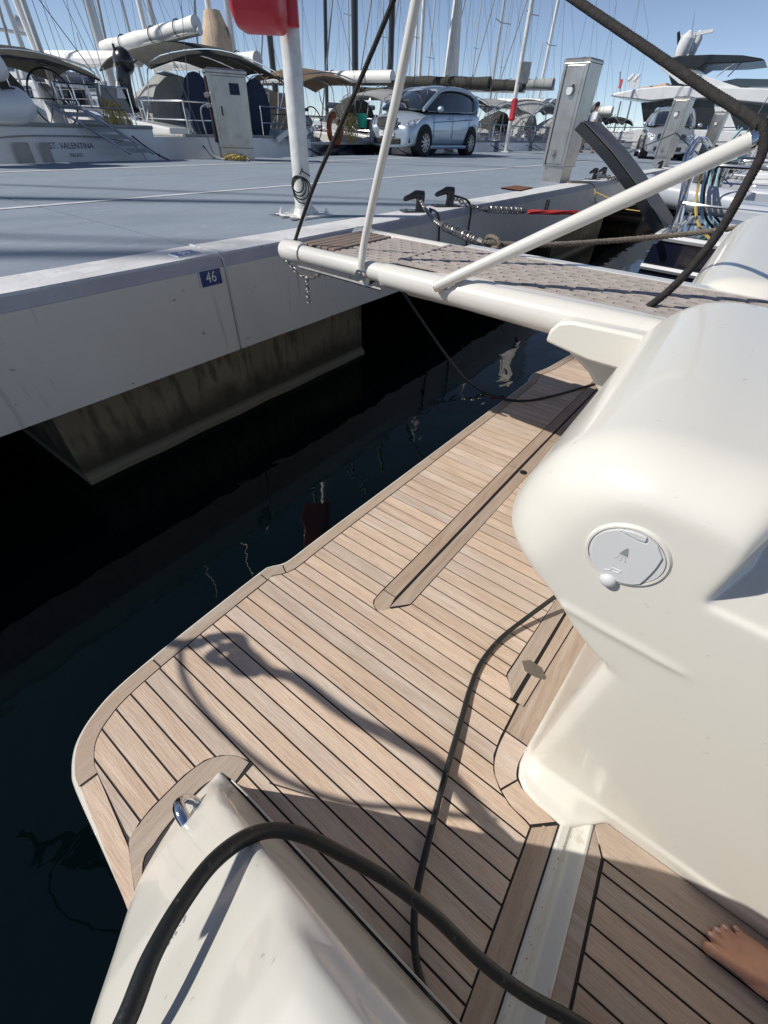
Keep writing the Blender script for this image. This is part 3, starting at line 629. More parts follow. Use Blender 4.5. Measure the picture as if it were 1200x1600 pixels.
# ================================================================== PASSERELLE
pas = thing('passerelle', 'white gangway with wooden grating reaching from the yacht stern to the quay', 'gangway', (2.2, 0.2, 1.3))
PZ = 1.35
def pxn(y): return lerp(y, [(0.0, 1.86), (2.2, 1.92)])    # near edge
def pxf(y): return lerp(y, [(0.0, 2.52), (2.2, 2.575)])
NR = 0.047
def ptube(name, ys_, rad, side, zc, mt='tubewhite', n=24, **k):
    f = pxn if side < 0 else pxf
    return M().tube([(f(y), y, zc) for y in ys_], rad, n).build(name, mt, pas, **k)
ptube('side_tube', [0.9, 1.4, 2.02], 0.043, -1, 1.305)
ptube('outer_tube', [-0.35, -0.1, 0.2, 0.5, 0.8, 1.1, 1.38, 1.40], [0.075, 0.075, 0.072, 0.068, 0.062, 0.056, 0.053, 0.050], -1, 1.300)
# end cap block
M().tube([(pxn(2.0)+0.0, 1.99, 1.306), (pxn(2.0), 2.02, 1.306), (pxn(2.1), 2.13, 1.306), (pxn(2.1), 2.15, 1.306)], [0.052, 0.057, 0.056, 0.044], 20).build('end_cap', 'tubewhite', pas)
M().tube([(pxf(2.0), 1.99, 1.306), (pxf(2.0), 2.02, 1.306), (pxf(2.1), 2.13, 1.306), (pxf(2.1), 2.15, 1.306)], [0.049, 0.051, 0.050, 0.040], 20).build('end_cap', 'tubewhite', pas)
M().tube([(pxn(2.1), 2.10, 1.306), (pxf(2.1), 2.10, 1.306)], 0.022, 14).build('end_crossbar', 'tubewhite', pas)
ptube('side_tube', [1.0, 1.5, 2.02], 0.040, 1, 1.312)
M().box(2.50, 2.60, -0.6, 1.30, 1.28, 1.362).build('outer_rail', 'tubewhite', pas, bevel=0.018)
M().box(1.90, 2.54, -0.5, 1.98, 1.275, 1.300).build('base_pan', 'tubewhite', pas, smooth=0)
M().box(2.0, 2.45, -0.4, 1.35, 1.19, 1.274).build('under_beam', 'tubewhite', pas, bevel=0.03)
# rounded flare beside the grating
fl_ = M(); rings = []
for y in (1.36, 1.30, 1.15, 0.9, 0.6, 0.3, 0.0, -0.3):
    x0 = pxn(y); hgt = lerp(y, [(-0.3, 1.368), (0.9, 1.360), (1.36, 1.335)])
    rings.append([(x0-0.04, y, 1.30), (x0-0.01, y, hgt-0.012), (x0+0.03, y, hgt), (x0+0.075, y, hgt-0.002), (x0+0.085, y, hgt-0.03), (x0+0.08, y, 1.29)])
fl_.loft(rings); fl_.build('side_fairing', 'tubewhite', pas, smooth=60)
# slats at the tip
for i_ in range(5):
    y = 2.045-i_*0.052; M().box(1.985, 2.525, y-0.022, y+0.022, 1.325, 1.343).build('tread', 'tread', pas, smooth=0, bevel=0.003)
# gratings: long slats with short cross blocks leaving slots
def grating(x0, x1, y0, y1, z, name):
    g = M(); px_ = 0.052; nx = int((x1-x0)/px_); px_ = (x1-x0)/nx
    for i_ in range(nx+1):
        x = x0+i_*px_; g.box(x-0.0145, x+0.0145, y0, y1, z-0.014, z)
    ny = int((y1-y0)/0.078)
    for i_ in range(nx):
        x = x0+i_*px_
        for j in range(ny):
            y = y0+(j+(0.5 if i_ % 2 else 0.0))*0.078
            if y+0.03 < y1: g.box(x+0.0145, x+px_-0.0145, max(y0, y), y+0.030, z-0.013, z-0.0015)
    g.build(name, 'grate', pas, smooth=0, kind='stuff')
grating(1.985, 2.52, 1.375, 1.80, 1.338, 'grating')
grating(1.965, 2.485, -0.45, 1.355, 1.362, 'grating')
M().box(1.975, 2.49, 1.356, 1.374, 1.30, 1.364).build('step_edge', 'grate', pas, smooth=0)
M().box(1.94, 2.50, -0.48, 1.36, 1.301, 1.3465).build('slot_shade', 'dark', pas, smooth=0)  # shade below the grating slots put in as a dark sheet
# handrail stanchion with pivot
st0 = Vector((1.858, 1.515, 1.290))
stp = [st0, st0+Vector((-0.004, -0.004, 0.06)), onx(570, 375, 1.866), onx(588, 290, 1.870), onx(620, 150, 1.872), onx(652, -10, 1.874), onx(672, -110, 1.876)]
M().tube(spline(stp, 5), 0.0185, 16).build('stanchion', 'tubewhite', pas, label='upright white handrail stanchion')
pv = M().cyl(st0+Vector((0.03, 0, 0)), st0+Vector((-0.022, 0, 0)), 0.026, 20).build('pivot', 'chrome', pas)
M().cyl(st0+Vector((-0.022, 0, 0)), st0+Vector((-0.026, 0, 0)), 0.012, 6).build('bolt', 'steel', pv)
# bracket pad under the pivot
M().obox(st0+Vector((0.022, 0, -0.004)), (0.010, 0, 0), (0, 0.030, 0), (0, 0, 0.045)).build('pivot_bracket', 'tubewhite', pas, bevel=0.006)
# lifting pole
p0 = onx(680, 448, 1.812); p1 = at(1170, 222, 1.33); dd = (p1-p0).normalized()
lp = M().tube([p0, p0+dd*0.5, p1], [0.0235, 0.026, 0.0275], 20).build('lifting_pole', 'tubewhite', pas, label='long white lifting pole slanting up to the right')
M().tube([p1-dd*0.0, p1+dd*0.012], 0.030, 20).build('collar', 'chrome', lp)
M().tube([p1+dd*0.010, p1+dd*0.30], 0.025, 20).build('rod', 'chrome', lp)
M().cyl(p0-dd*0.004, p0+dd*0.004, 0.0225, 20).build('end_ring', 'steel', lp)
M().cyl(p0-dd*0.006, p0, 0.009, 12).build('end_bolt', 'dark', lp)
M().tube(spline([p0+dd*0.10+Vector((-0.002, 0, -0.026)), p0+dd*0.06+Vector((0.0, 0, -0.03)), p0+dd*0.02+Vector((0.03, 0, -0.03))], 4), 0.004, 8).build('retaining_clip', 'chrome', lp)
# ledge bracket on the moulding side
lg = M(); lp_ = [(0.02, 1.21), (0.02, 1.345), (0.20, 1.345), (0.40, 1.340), (0.445, 1.325), (0.470, 1.29), (0.475, 1.245), (0.30, 1.215)]
lg.loft([[(1.725, y, z) for y, z in lp_], [(1.80, y, z) for y, z in lp_]]); lg.build('side_cheek', 'gel', pas, bevel=0.012, label='rounded cheek plate beside the yacht moulding')
kb = M(); kb.loft([[(x, 0.50, 1.245), (x, 0.30, 1.13), (x, 0.12, 0.96), (x, 0.0, 0.80), (x, -0.25, 0.80), (x, -0.25, 1.26), (x, 0.2, 1.26)] for x in (1.83, 2.50)])
kb.build('hull_bracket', 'gel', yacht, bevel=0.02, label='curved bracket under the gangway')
# underside pipe + safety chain at the tip
M().tube([(1.885, 2.0, 1.245), (1.88, 1.62, 1.240), (1.875, 1.40, 1.236)], 0.008, 10).build('hydraulic_pipe', 'steel', pas)
ch = M(); chain(ch, sag((1.89, 2.10, 1.262), (1.885, 1.83, 1.243), 0.055), 0.030, 0.022, 0.0032); chain(ch, [(1.887, 1.95, 1.198), (1.887, 1.948, 1.13), (1.887, 1.95, 1.075)], 0.030, 0.024, 0.0035)
ch.build('safety_chain', 'chain', pas, kind='stuff')
# cable under the gangway, lying on the platform
cb = [(1.88, 1.50, 1.238), onz(598, 434, 1.225), onz(625, 452, 1.16), onz(655, 495, 1.03), onz(692, 548, 0.86), onz(725, 590, 0.66), onz(752, 610, 0.50), onz(785, 623, 0.462), onz(825, 626, 0.458), onz(870, 617, 0.458), onz(915, 604, 0.458), onz(955, 592, 0.458)]
M().tube(spline(cb, 6), 0.0085, 10).build('power_cable', 'rubber', pas, label='black cable sagging under the gangway onto the teak')
cb = [onz(884, 512, 1.19), onz(900, 530, 1.05), onz(925, 556, 0.85), onz(943, 580, 0.68), onz(955, 605, 0.52)]
M().tube(spline(cb, 6), 0.0085, 10).build('power_cable', 'rubber', pas, label='short black cable hanging behind the moulding')

# ropes of the gangway
E1 = at(1188, 197, 1.30)
def rope_thing(label, pts, r, mtn='rope', br=True, cat='rope', name='rope', group=None, k=8):
    m = M(); sp = spline(pts, k)
    if br: braid(m, sp, r, step=max(0.0035, r*0.28))
    else: m.tube(sp, r, 8)
    return m.build(name, mtn, None, label=label, cat=cat, group=group, smooth=60)
rope_thing('thin black cord rising steeply from the gangway tip past the white stanchion', [Vector((1.925, 2.055, 1.36)), onx(490, 292, 1.93), onx(548, 160, 1.93), onx(617, -5, 1.93), onx(650, -90, 1.93)], 0.0095, br=False)
rope_thing('thick black braided rope crossing the sky from the top edge to the white pole end', [at(860, -28, 1.78), at(905, 4, 1.70), at(1000, 68, 1.56), at(1100, 137, 1.43), at(1160, 175, 1.34), E1], 0.0155, k=10)
rope_thing('black braided rope slanting from the white pole end down onto the gangway', [E1+Vector((0, 0, 0.01)), at(1192, 235, 1.31), at(1165, 290, 1.36), at(1120, 368, 1.45), at(1062, 438, 1.56), at(1015, 478, 1.66), at(978, 497, 1.72)], 0.0145, k=10)

# hoses in the foreground
hs = [(120, 1760, 0.40), (165, 1660, 0.43), (203, 1580, 0.46), (238, 1492, 0.505), (285, 1410, 0.565), (335, 1345, 0.635), (385, 1308, 0.70), (430, 1297, 0.745), (480, 1308, 0.77), (540, 1338, 0.79), (610, 1378, 0.80), (680, 1432, 0.80), (750, 1500, 0.80), (820, 1553, 0.80), (890, 1592, 0.80), (980, 1650, 0.80)]
rope_thing('thick black rubber hose arching over the white quarter in the foreground', [at(*h) for h in hs], 0.0128, 'rubber', False, 'hose', 'hose')
ck = [onz(905, 905, 0.62), onz(868, 932, 0.545), onz(822, 966, 0.492), onz(782, 998, 0.466), onz(752, 1035, 0.460), onz(735, 1075, 0.460), onz(722, 1120, 0.466), onz(706, 1175, 0.472), onz(688, 1240, 0.474), onz(668, 1320, 0.474), onz(652, 1390, 0.472), onz(647, 1440, 0.470), onz(650, 1500, 0.470), onz(665, 1550, 0.470), onz(700, 1605, 0.470), onz(760, 1680, 0.47)]
rope_thing('thin black cable winding over the teak planks', ck, 0.0088, 'rubber', False, 'cable', 'cable')
# slack mooring line off the port side, whose knot throws its shadow on the teak
SH = Vector((-0.72*cos(SUN_EL)/sin(SUN_EL), 0.69*cos(SUN_EL)/sin(SUN_EL), 1))/1.0
def up_sun(x, y, h): return Vector((x, y, DZ))+SH*h
kn1 = [up_sun(0.36, -0.25, 0.95), up_sun(0.44, 0.05, 1.05), up_sun(0.425, 0.20, 1.15), up_sun(0.385, 0.39, 1.2), up_sun(0.37, 0.60, 1.25), up_sun(0.33, 0.70, 1.28)]
rope_thing('black mooring rope running out of view beside the port quarter', kn1+[up_sun(0.33, 0.80, 1.28), up_sun(0.29, 0.84, 1.28), up_sun(0.27, 0.78, 1.28), up_sun(0.31, 0.73, 1.28), up_sun(0.33, 0.86, 1.3), up_sun(0.24, 0.90, 1.3), up_sun(0.29, 0.80, 1.29), up_sun(0.35, 0.88, 1.3), up_sun(0.29, 0.96, 1.3), up_sun(0.22, 1.0, 1.3), up_sun(0.1, 1.25, 1.3)], 0.018, br=False, group='ropes off the port quarter')
rope_thing('slack black loop of rope hanging beside the port quarter', [up_sun(0.36, 0.63, 1.25), up_sun(0.30, 0.78, 1.27), up_sun(0.29, 0.93, 1.28), up_sun(0.215, 1.02, 1.3), up_sun(0.145, 0.92, 1.3), up_sun(0.115, 0.76, 1.3), up_sun(0.115, 0.60, 1.28), up_sun(0.135, 0.42, 1.22), up_sun(0.20, 0.24, 1.15), up_sun(0.30, 0.08, 1.08), up_sun(0.42, -0.12, 1.0)], 0.009, br=False, group='ropes off the port quarter')

# ================================================================== ON THE QUAY
def berth_plate(o, x, y, lab, sz=(0.165, 0.098), nm='berth_sign'):
    o = Vector(o); x = Vector(x).normalized(); y = Vector(y).normalized(); n = x.cross(y)
    t = thing(nm, lab, 'sign', o, group='berth number plates')
    M().obox(o+n*0.003, x*sz[0]/2, y*sz[1]/2, n*0.003).build('rim', 'letter', t, smooth=0)
    M().obox(o+n*0.0065, x*(sz[0]/2-0.004), y*(sz[1]/2-0.003), n*0.001).build('plate', 'sign', t, smooth=0)
    text('46', 0.088, 'letter', t, frame(o+n*0.0082+y*0.001, x, y)@Matrix.Translation((0.0, 0, 0)), ext=0.0006, sx=0.88, space=1.05)
pA = ony(329, 433.5, QY-0.008)
berth_plate(pA, (1, 0, 0), (0, 0, 1), 'blue number 46 plate on the vertical face of the quay beam')
pB = onz(284, 395.5, QZ+0.006)
berth_plate((pB.x, QY+0.135, QZ+0.005), (-1, 0, 0), (0, -1, 0), 'blue number 46 plate lying flat on top of the quay edge', (0.165, 0.11))

# near lamp post
LP = Vector((3.43, 3.50, QZ))
lp = thing('lamp_post', 'near galvanised lamp post bolted to the quay behind the gangway tip', 'lamp post', LP, group='lamp posts')
M().tube([LP, LP+Vector((0, 0, 1.2)), LP+Vector((0, 0, 5.2))], [0.078, 0.076, 0.055], 32).build('pole', 'galv', lp)
M().box(LP.x-0.19, LP.x+0.19, LP.y-0.19, LP.y+0.19, QZ, QZ+0.016).build('base_plate', 'galv', lp, smooth=0, bevel=0.004)
M().cyl(LP+Vector((0, 0, 0.015)), LP+Vector((0, 0, 0.06)), 0.10, 24, 0.082).build('base_collar', 'galv', lp)
for sx in (-1, 1):
    for sy in (-1, 1):
        c = LP+Vector((sx*0.15, sy*0.15, 0.016)); M().cyl(c, c+Vector((0, 0, 0.022)), 0.020, 6).cyl(c, c+Vector((0, 0, 0.045)), 0.009, 8).build('bolt', 'galv', lp)
for k in range(4):
    a = k*pi/2+pi/4; c = LP+Vector((cos(a)*0.105, sin(a)*0.105, 0.016)); u = Vector((cos(a), sin(a), 0)); v = Vector((-sin(a), cos(a), 0))
    M().loft([[c-v*0.004-u*0.03, c-v*0.004+u*0.05, c-v*0.004-u*0.03+Vector((0, 0, 0.07))], [c+v*0.004-u*0.03, c+v*0.004+u*0.05, c+v*0.004-u*0.03+Vector((0, 0, 0.07))]]).build('gusset', 'galv', lp, smooth=0)
# straps and a spill of dirt around the base
for i_ in range(3):
    M().obox(LP+Vector((-0.20+0.02*i_, -0.10+0.12*i_, 0.010)), Vector((0.09, 0.04-0.04*i_, 0)), Vector((-0.012, 0.02, 0)), (0, 0, 0.003)).build('ground_strap', 'steel', lp, smooth=0)
# small coil of wire tied to the pole
cc = LP+Vector((-0.075, -0.06, 0.245)); m = M(); nd = Vector((-0.75, -0.65, 0)).normalized(); tv = Vector((0.65, -0.75, 0))
for k in range(4):
    R_ = 0.052+0.010*k; off_ = Vector((0, 0, -0.015*k))+tv*(0.012*(k-2)); ph = k
    m.tube([cc+off_+nd*(0.01+0.012*sin(a*2+ph))+tv*(R_*cos(a))+Vector((0, 0, R_*1.15*sin(a))) for a in [2*pi*j/18 for j in range(18)]], 0.0055, 6, True)
m.tube(spline([cc+nd*0.02+Vector((0, 0, 0.07)), cc+nd*0.03+tv*0.03+Vector((0, 0, 0.11)), LP+Vector((-0.06, -0.07, 0.34)), LP+Vector((0.03, -0.085, 0.30))], 4), 0.005, 6)
m.build('wire_coil', 'rubber', None, label='small coil of black wire tied to the near lamp post', cat='cable')
# red lifebuoy box
bc = onx(421, 20, 3.33)
RB = Vector((LP.x-0.075, LP.y-0.02, 2.32))
def P2(px, py, y=None): return None
rb = thing('lifebuoy_box', 'red plastic lifebuoy box hung on the near lamp post, cut off by the top edge', 'lifebuoy box', RB)
u = Vector((0.62, -0.785, 0)); n_ = Vector((-0.785, -0.62, 0))   # u to the right, n_ towards the viewer
def rbox(z, wl, wr, d0, d1): return [RB+u*wl+n_*d0+Vector((0, 0, z)), RB+u*(wl+0.03)+n_*d1+Vector((0, 0, z)), RB+u*(wr-0.05)+n_*(d1+0.02)+Vector((0, 0, z)), RB+u*wr+n_*(d0*0.5+d1*0.5)+Vector((0, 0, z)), RB+u*wr+n_*d0+Vector((0, 0, z))]
M().loft([rbox(0.00, -0.27, 0.02, 0.06, 0.13), rbox(0.035, -0.34, 0.04, 0.06, 0.22), rbox(0.10, -0.36, 0.05, 0.06, 0.25), rbox(0.5, -0.37, 0.055, 0.05, 0.27), rbox(0.85, -0.37, 0.055, 0.05, 0.27), rbox(0.93, -0.34, 0.04, 0.06, 0.22)]).build('cover', 'red', rb, smooth=50, bevel=0.022)
M().obox(RB+u*-0.16+n_*0.285+Vector((0, 0, 0.42)), u*0.10, n_*0.003, Vector((0, 0, 0.12))).build('instruction_panel', 'red', rb, smooth=0, bevel=0.004)
M().obox(RB+u*0.06+n_*0.03+Vector((0, 0, 0.45)), u*0.06, n_*0.03, Vector((0, 0, 0.4))).build('mounting_back', 'red', rb, smooth=0, bevel=0.01)

# horn bollards with their base plates
def bollard(loc, lab, rot):
    t = thing('bollard', lab, 'bollard', loc, group='black horn bollards on the quay edge')
    o = Vector(loc); R_ = Matrix.Rotation(rot, 4, 'Z'); T = Matrix.Translation(o)@R_
    M().prism([(-0.16, -0.06), (-0.14, -0.08), (0.14, -0.08), (0.16, -0.06), (0.16, 0.06), (0.14, 0.08), (-0.14, 0.08), (-0.16, 0.06)], 0, 0.015).xf(T).build('base_plate', 'black', t, smooth=0)
    b = M(); prof = []
    for x, z, w_, h in ((0.045, 0.01, 0.050, 0.05), (0.045, 0.08, 0.042, 0.042), (0.040, 0.125, 0.044, 0.05)):
        prof.append([(x+h*cos(a), w_*sin(a), z) for a in [2*pi*k/16 for k in range(16)]])
    prof.append([(0.02+0.07*cos(a), 0.044*sin(a), 0.150+0.010*cos(a)) for a in [2*pi*k/16 for k in range(16)]])
    prof.append([(0.03+0.05*cos(a), 0.030*sin(a), 0.168+0.008*cos(a)) for a in [2*pi*k/16 for k in range(16)]])
    b.loft(prof); b.xf(T).build('post', 'black', t, smooth=60)
    h = M().tube([(0.055, 0, 0.148), (-0.01, 0, 0.145), (-0.07, 0, 0.125), (-0.125, 0, 0.108), (-0.145, 0, 0.104)], [0.030, 0.036, 0.027, 0.023, 0.012], 14)
    h.xf(T).build('horn', 'black', t, smooth=60)
    for sx in (-0.11, 0.12):
        M().cyl((sx, 0, 0.014), (sx, 0, 0.026), 0.014, 6).xf(T).build('bolt', 'steel', t)
    return t
b1 = onz(640, 330, QZ); b2 = onz(683, 313, QZ)
B1P = Vector((b1.x, 2.93, QZ+0.004)); B2P = Vector((b1.x+0.62, 2.93, QZ+0.004))
bollard(B1P, 'black horn bollard nearer the gangway, holding the chain with the slanting spring', radians(-35))
bollard(B2P, 'black horn bollard further along the edge, holding the chain of the red bound line', radians(-35))
b3 = onz(890, 285, QZ); B3P = Vector((11.0, 3.02, QZ+0.004))
bollard(B3P, 'black horn bollard at the foot of the big steel service pedestal', radians(-20))
bollard(B3P+Vector((0.62, 0.0, 0)), 'black horn bollard just behind the one at the big steel pedestal', radians(-20))
bollard((17.4, 3.0, QZ+0.004), 'small distant horn bollard on the edge between the two smaller pedestals', radians(-20))
# first mooring: chain - spring - brown rope to the yacht's far quarter
def mooring(pts_chain, sp, rest, lab, mtn, br, red=None, L=0.055, group='mooring lines with springs'):
    t = thing('mooring_line', lab, 'mooring line', pts_chain[0], group=group)
    c = M(); chain(c, pts_chain, L, L*0.66, L*0.12); c.build('chain', 'chain', t, kind='stuff')
    a, b = sp; c = M(); d = (Vector(b)-Vector(a)).normalized()
    spring(c, Vector(a)+d*0.06, Vector(b)-d*0.06, 0.030, 0.0065, 13); c.build('spring', 'steel', t)
    M().tube([Vector(a)-d*0.02, Vector(b)+d*0.02], 0.006, 8).tube([Vector(a), Vector(a)+d*0.05], [0.02, 0.03], 10).tube([Vector(b)-d*0.05, Vector(b)], [0.03, 0.02], 10).build('spring_rod', 'chain', t)
    if red:
        m = M(); twisted(m, red, 0.024, 4, 0.05, 0.012); m.build('whipping', 'redrope', t, label='red twine whipping')
    m = M()
    if br == 'twist': twisted(m, rest, 0.020, 3, 0.10, 0.012)
    else: m.tube(rest, 0.013, 8)
    m.build('rope', mtn, t)
    return t
pc0 = B1P+Vector((0.03, -0.03, 0.10)); q1 = onz(702, 352, 1.16); q2 = onz(752, 378, 1.14); qe = onz(1200, 345, 1.45)
q1 = onz(690, 352, 1.22); q2 = onz(755, 379, 1.20)
mooring(sag(pc0, q1, 0.03, 8), (q1, q2), spline([q2, onz(800, 382, 1.20), onz(870, 382, 1.21), onz(960, 376, 1.24), onz(1060, 367, 1.30), onz(1160, 355, 1.38), onz(1260, 343, 1.46)], 8), 'chain and spring from the nearer bollard ending in a twisted brown rope', 'ropebrown', 'twist')
# twisted eye of that rope
m = M(); e0 = onz(765, 376, 1.21); rt = (q2-q1).normalized()
twisted(m, [e0+rt*(0.09*cos(a)+0.04)+Vector((0, 0, 0.035*sin(a))) for a in [2*pi*j/16 for j in range(17)]], 0.016, 3, 0.09, 0.012); m.build('rope_eye', 'ropebrown', None, label='spliced brown rope eye at the end of the slanting spring', cat='rope')
r0 = B2P+Vector((0.03, -0.04, 0.10)); r1 = onz(755, 327, 1.19); r2 = onz(820, 330, 1.17)
mooring(sag(r0, r1, 0.02, 8), (r1, r2), [onz(905, 332, 1.16), onz(1000, 334, 1.15), onz(1100, 335, 1.14), onz(1260, 337, 1.14)], 'level chain and spring from the further bollard with red bound line', 'rope', 'tube', red=[onz(826, 331, 1.17), onz(865, 332, 1.168), onz(903, 332, 1.16)], L=0.055)
rope_thing('dark hanging rope tail below the nearer bollard', spline([B1P+Vector((0.10, -0.10, 0.03)), B1P+Vector((0.14, -0.20, -0.03)), B1P+Vector((0.17, -0.22, -0.3)), B1P+Vector((0.18, -0.22, -0.62))], 4), 0.009, br=False, group='rope tails on the quay face')
rope_thing('dark looped rope tail below the further bollard', spline([B2P+Vector((0.05, -0.06, 0.10)), B2P+Vector((0.16, -0.22, 0.03)), B2P+Vector((0.2, -0.225, -0.25)), B2P+Vector((0.21, -0.225, -0.6))], 4), 0.010, br=False, group='rope tails on the quay face')
M().obox(Vector((7.9, QY-0.012, 1.10)), (0.055, 0, 0), (0, 0.010, 0), (0, 0, 0.008)).obox(Vector((7.85, QY-0.012, 1.02)), (0.008, 0, 0), (0, 0.010, 0), (0, 0, 0.085)).obox(Vector((7.95, QY-0.012, 1.02)), (0.008, 0, 0), (0, 0.010, 0), (0, 0, 0.085)).build('wall_bracket', 'black', None, label='small dark bracket on the quay face below the rusty plate', cat='bracket', smooth=0)
mooring(sag(B3P+Vector((0.0, -0.05, 0.08)), (12.3, 2.15, 1.16), 0.02, 8), ((12.3, 2.15, 1.16), (12.9, 1.75, 1.15)), [Vector((12.9, 1.75, 1.15)), Vector((14.2, 0.9, 1.15))], 'distant mooring chain from the bollard beside the big pedestal', 'rope', 'tube', L=0.09)
# rusty cover plate
rp = onz(808, 294, QZ+0.004); M().loft([[onz(x, y, QZ+z) for x, y in ((782, 293), (806, 289.5), (832, 292.5), (812, 297.5))] for z in (0.003, 0.018)]).build('cover_plate', 'rust', None, label='rusty square cover plate on the quay edge', cat='plate', smooth=0)

# service pedestals -------------------------------------------------
def pedestal_big(loc, lab, rot, sc=1.0, inst=None):
    t = thing('service_pedestal', lab, 'service pedestal', loc, group='stainless service pedestals', rotz=0); o = Vector(loc)
    T = Matrix.Translation(o)@Matrix.Rotation(rot, 4, 'Z')@Matrix.Scale(sc, 4)
    # local: front faces -X, width along Y (0.42), depth along X (0.40); tall tapered body
    def ring(z, w_, d, dx=0.0): return [(dx-d/2, -w_/2, z), (dx+d/2, -w_/2, z), (dx+d/2, w_/2, z), (dx-d/2, w_/2, z)]
    M().loft([ring(0, 0.36, 0.36), ring(0.22, 0.36, 0.36)]).xf(T).build('plinth', 'steel', t, smooth=0)
    M().loft([ring(0.221, 0.42, 0.42), ring(1.49, 0.44, 0.46)]).xf(T).build('cabinet', 'steel', t, smooth=0, bevel=0.008)
    M().loft([ring(1.491, 0.45, 0.47), ring(1.515, 0.45, 0.47), ring(1.54, 0.40, 0.42)]).xf(T).build('cap', 'steel', t, smooth=0)
    M().obox((-0.222, 0, 0.86), (0.010, 0, 0), (0, 0.15, 0), (0.0, 0, 0.60)).xf(T).build('front_panel', 'steel', t, smooth=0, bevel=0.004)
    for s_ in (-1, 1): M().obox((-0.234, s_*0.185, 0.86), (0.014, 0, 0), (0, 0.022, 0), (0, 0, 0.62)).xf(T).build('edge_profile', 'steel', t, smooth=0)
    M().lathe([(0.0001, -0.05), (0.05, -0.05), (0.055, -0.045), (0.055, 0.0)], (-0.232, 0, 1.17), 'X', 24).xf(T).build('socket_cap', 'white', t)
    M().obox((-0.262, 0, 1.235), (0.03, 0, 0), (0, 0.04, 0), (0, 0, 0.012)).xf(T).build('socket_hinge', 'steel', t, smooth=0)
    tp_ = M().cyl((-0.23, 0.04, 0.37), (-0.30, 0.04, 0.37), 0.014, 12).cyl((-0.29, 0.04, 0.375), (-0.29, 0.04, 0.33), 0.011, 12).obox((-0.275, 0.04, 0.41), (0.006, 0, 0), (0, 0.03, 0), (0, 0, 0.03)).xf(T).build('tap', 'chrome', t)
    M().cyl((0.05, 0.04, 1.54), (0.05, 0.04, 1.57), 0.035, 16).xf(T).build('lamp_cap', 'steel', t)
    return t
PR = onz(862, 280, QZ)
pedestal_big((9.75, 3.33, QZ), 'tall stainless service pedestal with round socket standing nearest the gangway', radians(-8), 1.0)
pedestal_big((18.6, 3.20, QZ), 'stainless service pedestal standing in front of the far silver car', radians(-8), 1.0)
pedestal_big((27.6, 3.15, QZ), 'most distant stainless pedestal, right of the far silver car', radians(-8), 1.0)
# left pedestal (door, blue notice, recessed side)
pl = onz(362, 248, QZ); PL = Vector((7.86, 10.0, QZ)); t = thing('service_pedestal', 'stainless cabinet pedestal with blue notice on its door at the far quay edge', 'service pedestal', PL, group='stainless service pedestals')
T = Matrix.Translation(PL)@Matrix.Rotation(radians(-30), 4, 'Z')@Matrix.Diagonal((1.15, 1.15, 1.0, 1.0))   # door faces local -Y
def ring(z, w_, d): return [(-w_/2, -d/2, z), (w_/2, -d/2, z), (w_/2, d/2, z), (-w_/2, d/2, z)]
M().loft([ring(0, 0.60, 0.40), ring(0.20, 0.60, 0.40)]).xf(T).build('plinth', 'steel', t, smooth=0)
M().loft([ring(0.205, 0.62, 0.42), ring(1.33, 0.66, 0.46)]).xf(T).build('cabinet', 'steel', t, smooth=0, bevel=0.008)
M().loft([ring(1.332, 0.70, 0.50), ring(1.37, 0.70, 0.50), ring(1.40, 0.60, 0.42)]).xf(T).build('cap', 'steel', t, smooth=0)
dr = M().obox((0.02, -0.235, 0.77), (0.285, 0, 0), (0, 0.010, 0.004), (0, -0.006, 0.52)).xf(T).build('door', 'steel', t, smooth=0, bevel=0.004)
M().obox((0.10, -0.252, 1.11), (0.085, 0, 0), (0, 0.003, 0), (0, 0, 0.085)).xf(T).build('notice', 'canvas_blue', t, smooth=0)
M().obox((-0.17, -0.250, 0.78), (0.010, 0, 0), (0, 0.010, 0), (0, 0, 0.07)).xf(T).build('handle', 'dark', t, smooth=0)
M().obox((-0.335, 0.02, 0.78), (0.012, 0, 0), (0, 0.12, 0), (0, 0, 0.50)).xf(T).build('side_recess', 'dark', t, smooth=0)
for z in (1.02, 0.86): M().cyl((-0.33, -0.07, z), (-0.41, -0.07, z-0.02), 0.045, 14, 0.035).xf(T).build('socket', 'steel', t)
hz = M(); hz.tube(spline([T@Vector((-0.40, -0.07, 0.86)), T@Vector((-0.52, -0.1, 0.78)), T@Vector((-0.50, -0.1, 0.4)), T@Vector((-0.42, -0.15, 0.06)), T@Vector((-0.2, -0.35, 0.02))], 6), 0.016, 8)
hz.build('power_lead', 'canvas_grey', None, label='grey power lead hanging from the left pedestal socket', cat='cable')
m = M()
for k in range(7):
    c = PL+Vector((-0.42+0.04*k, -0.26-0.03*k, 0.02+0.015*(k % 3))); m.tube([c+Vector((0.12*cos(a+k), 0.10*sin(a)*(1+0.2*k % 1), 0.03*sin(2*a+k)+0.02)) for a in [2*pi*j/14 for j in range(14)]], 0.012, 6, True)
m.build('hose_heap', 'yellow', None, label='tangled yellow hose heaped at the foot of the left pedestal', cat='hose')

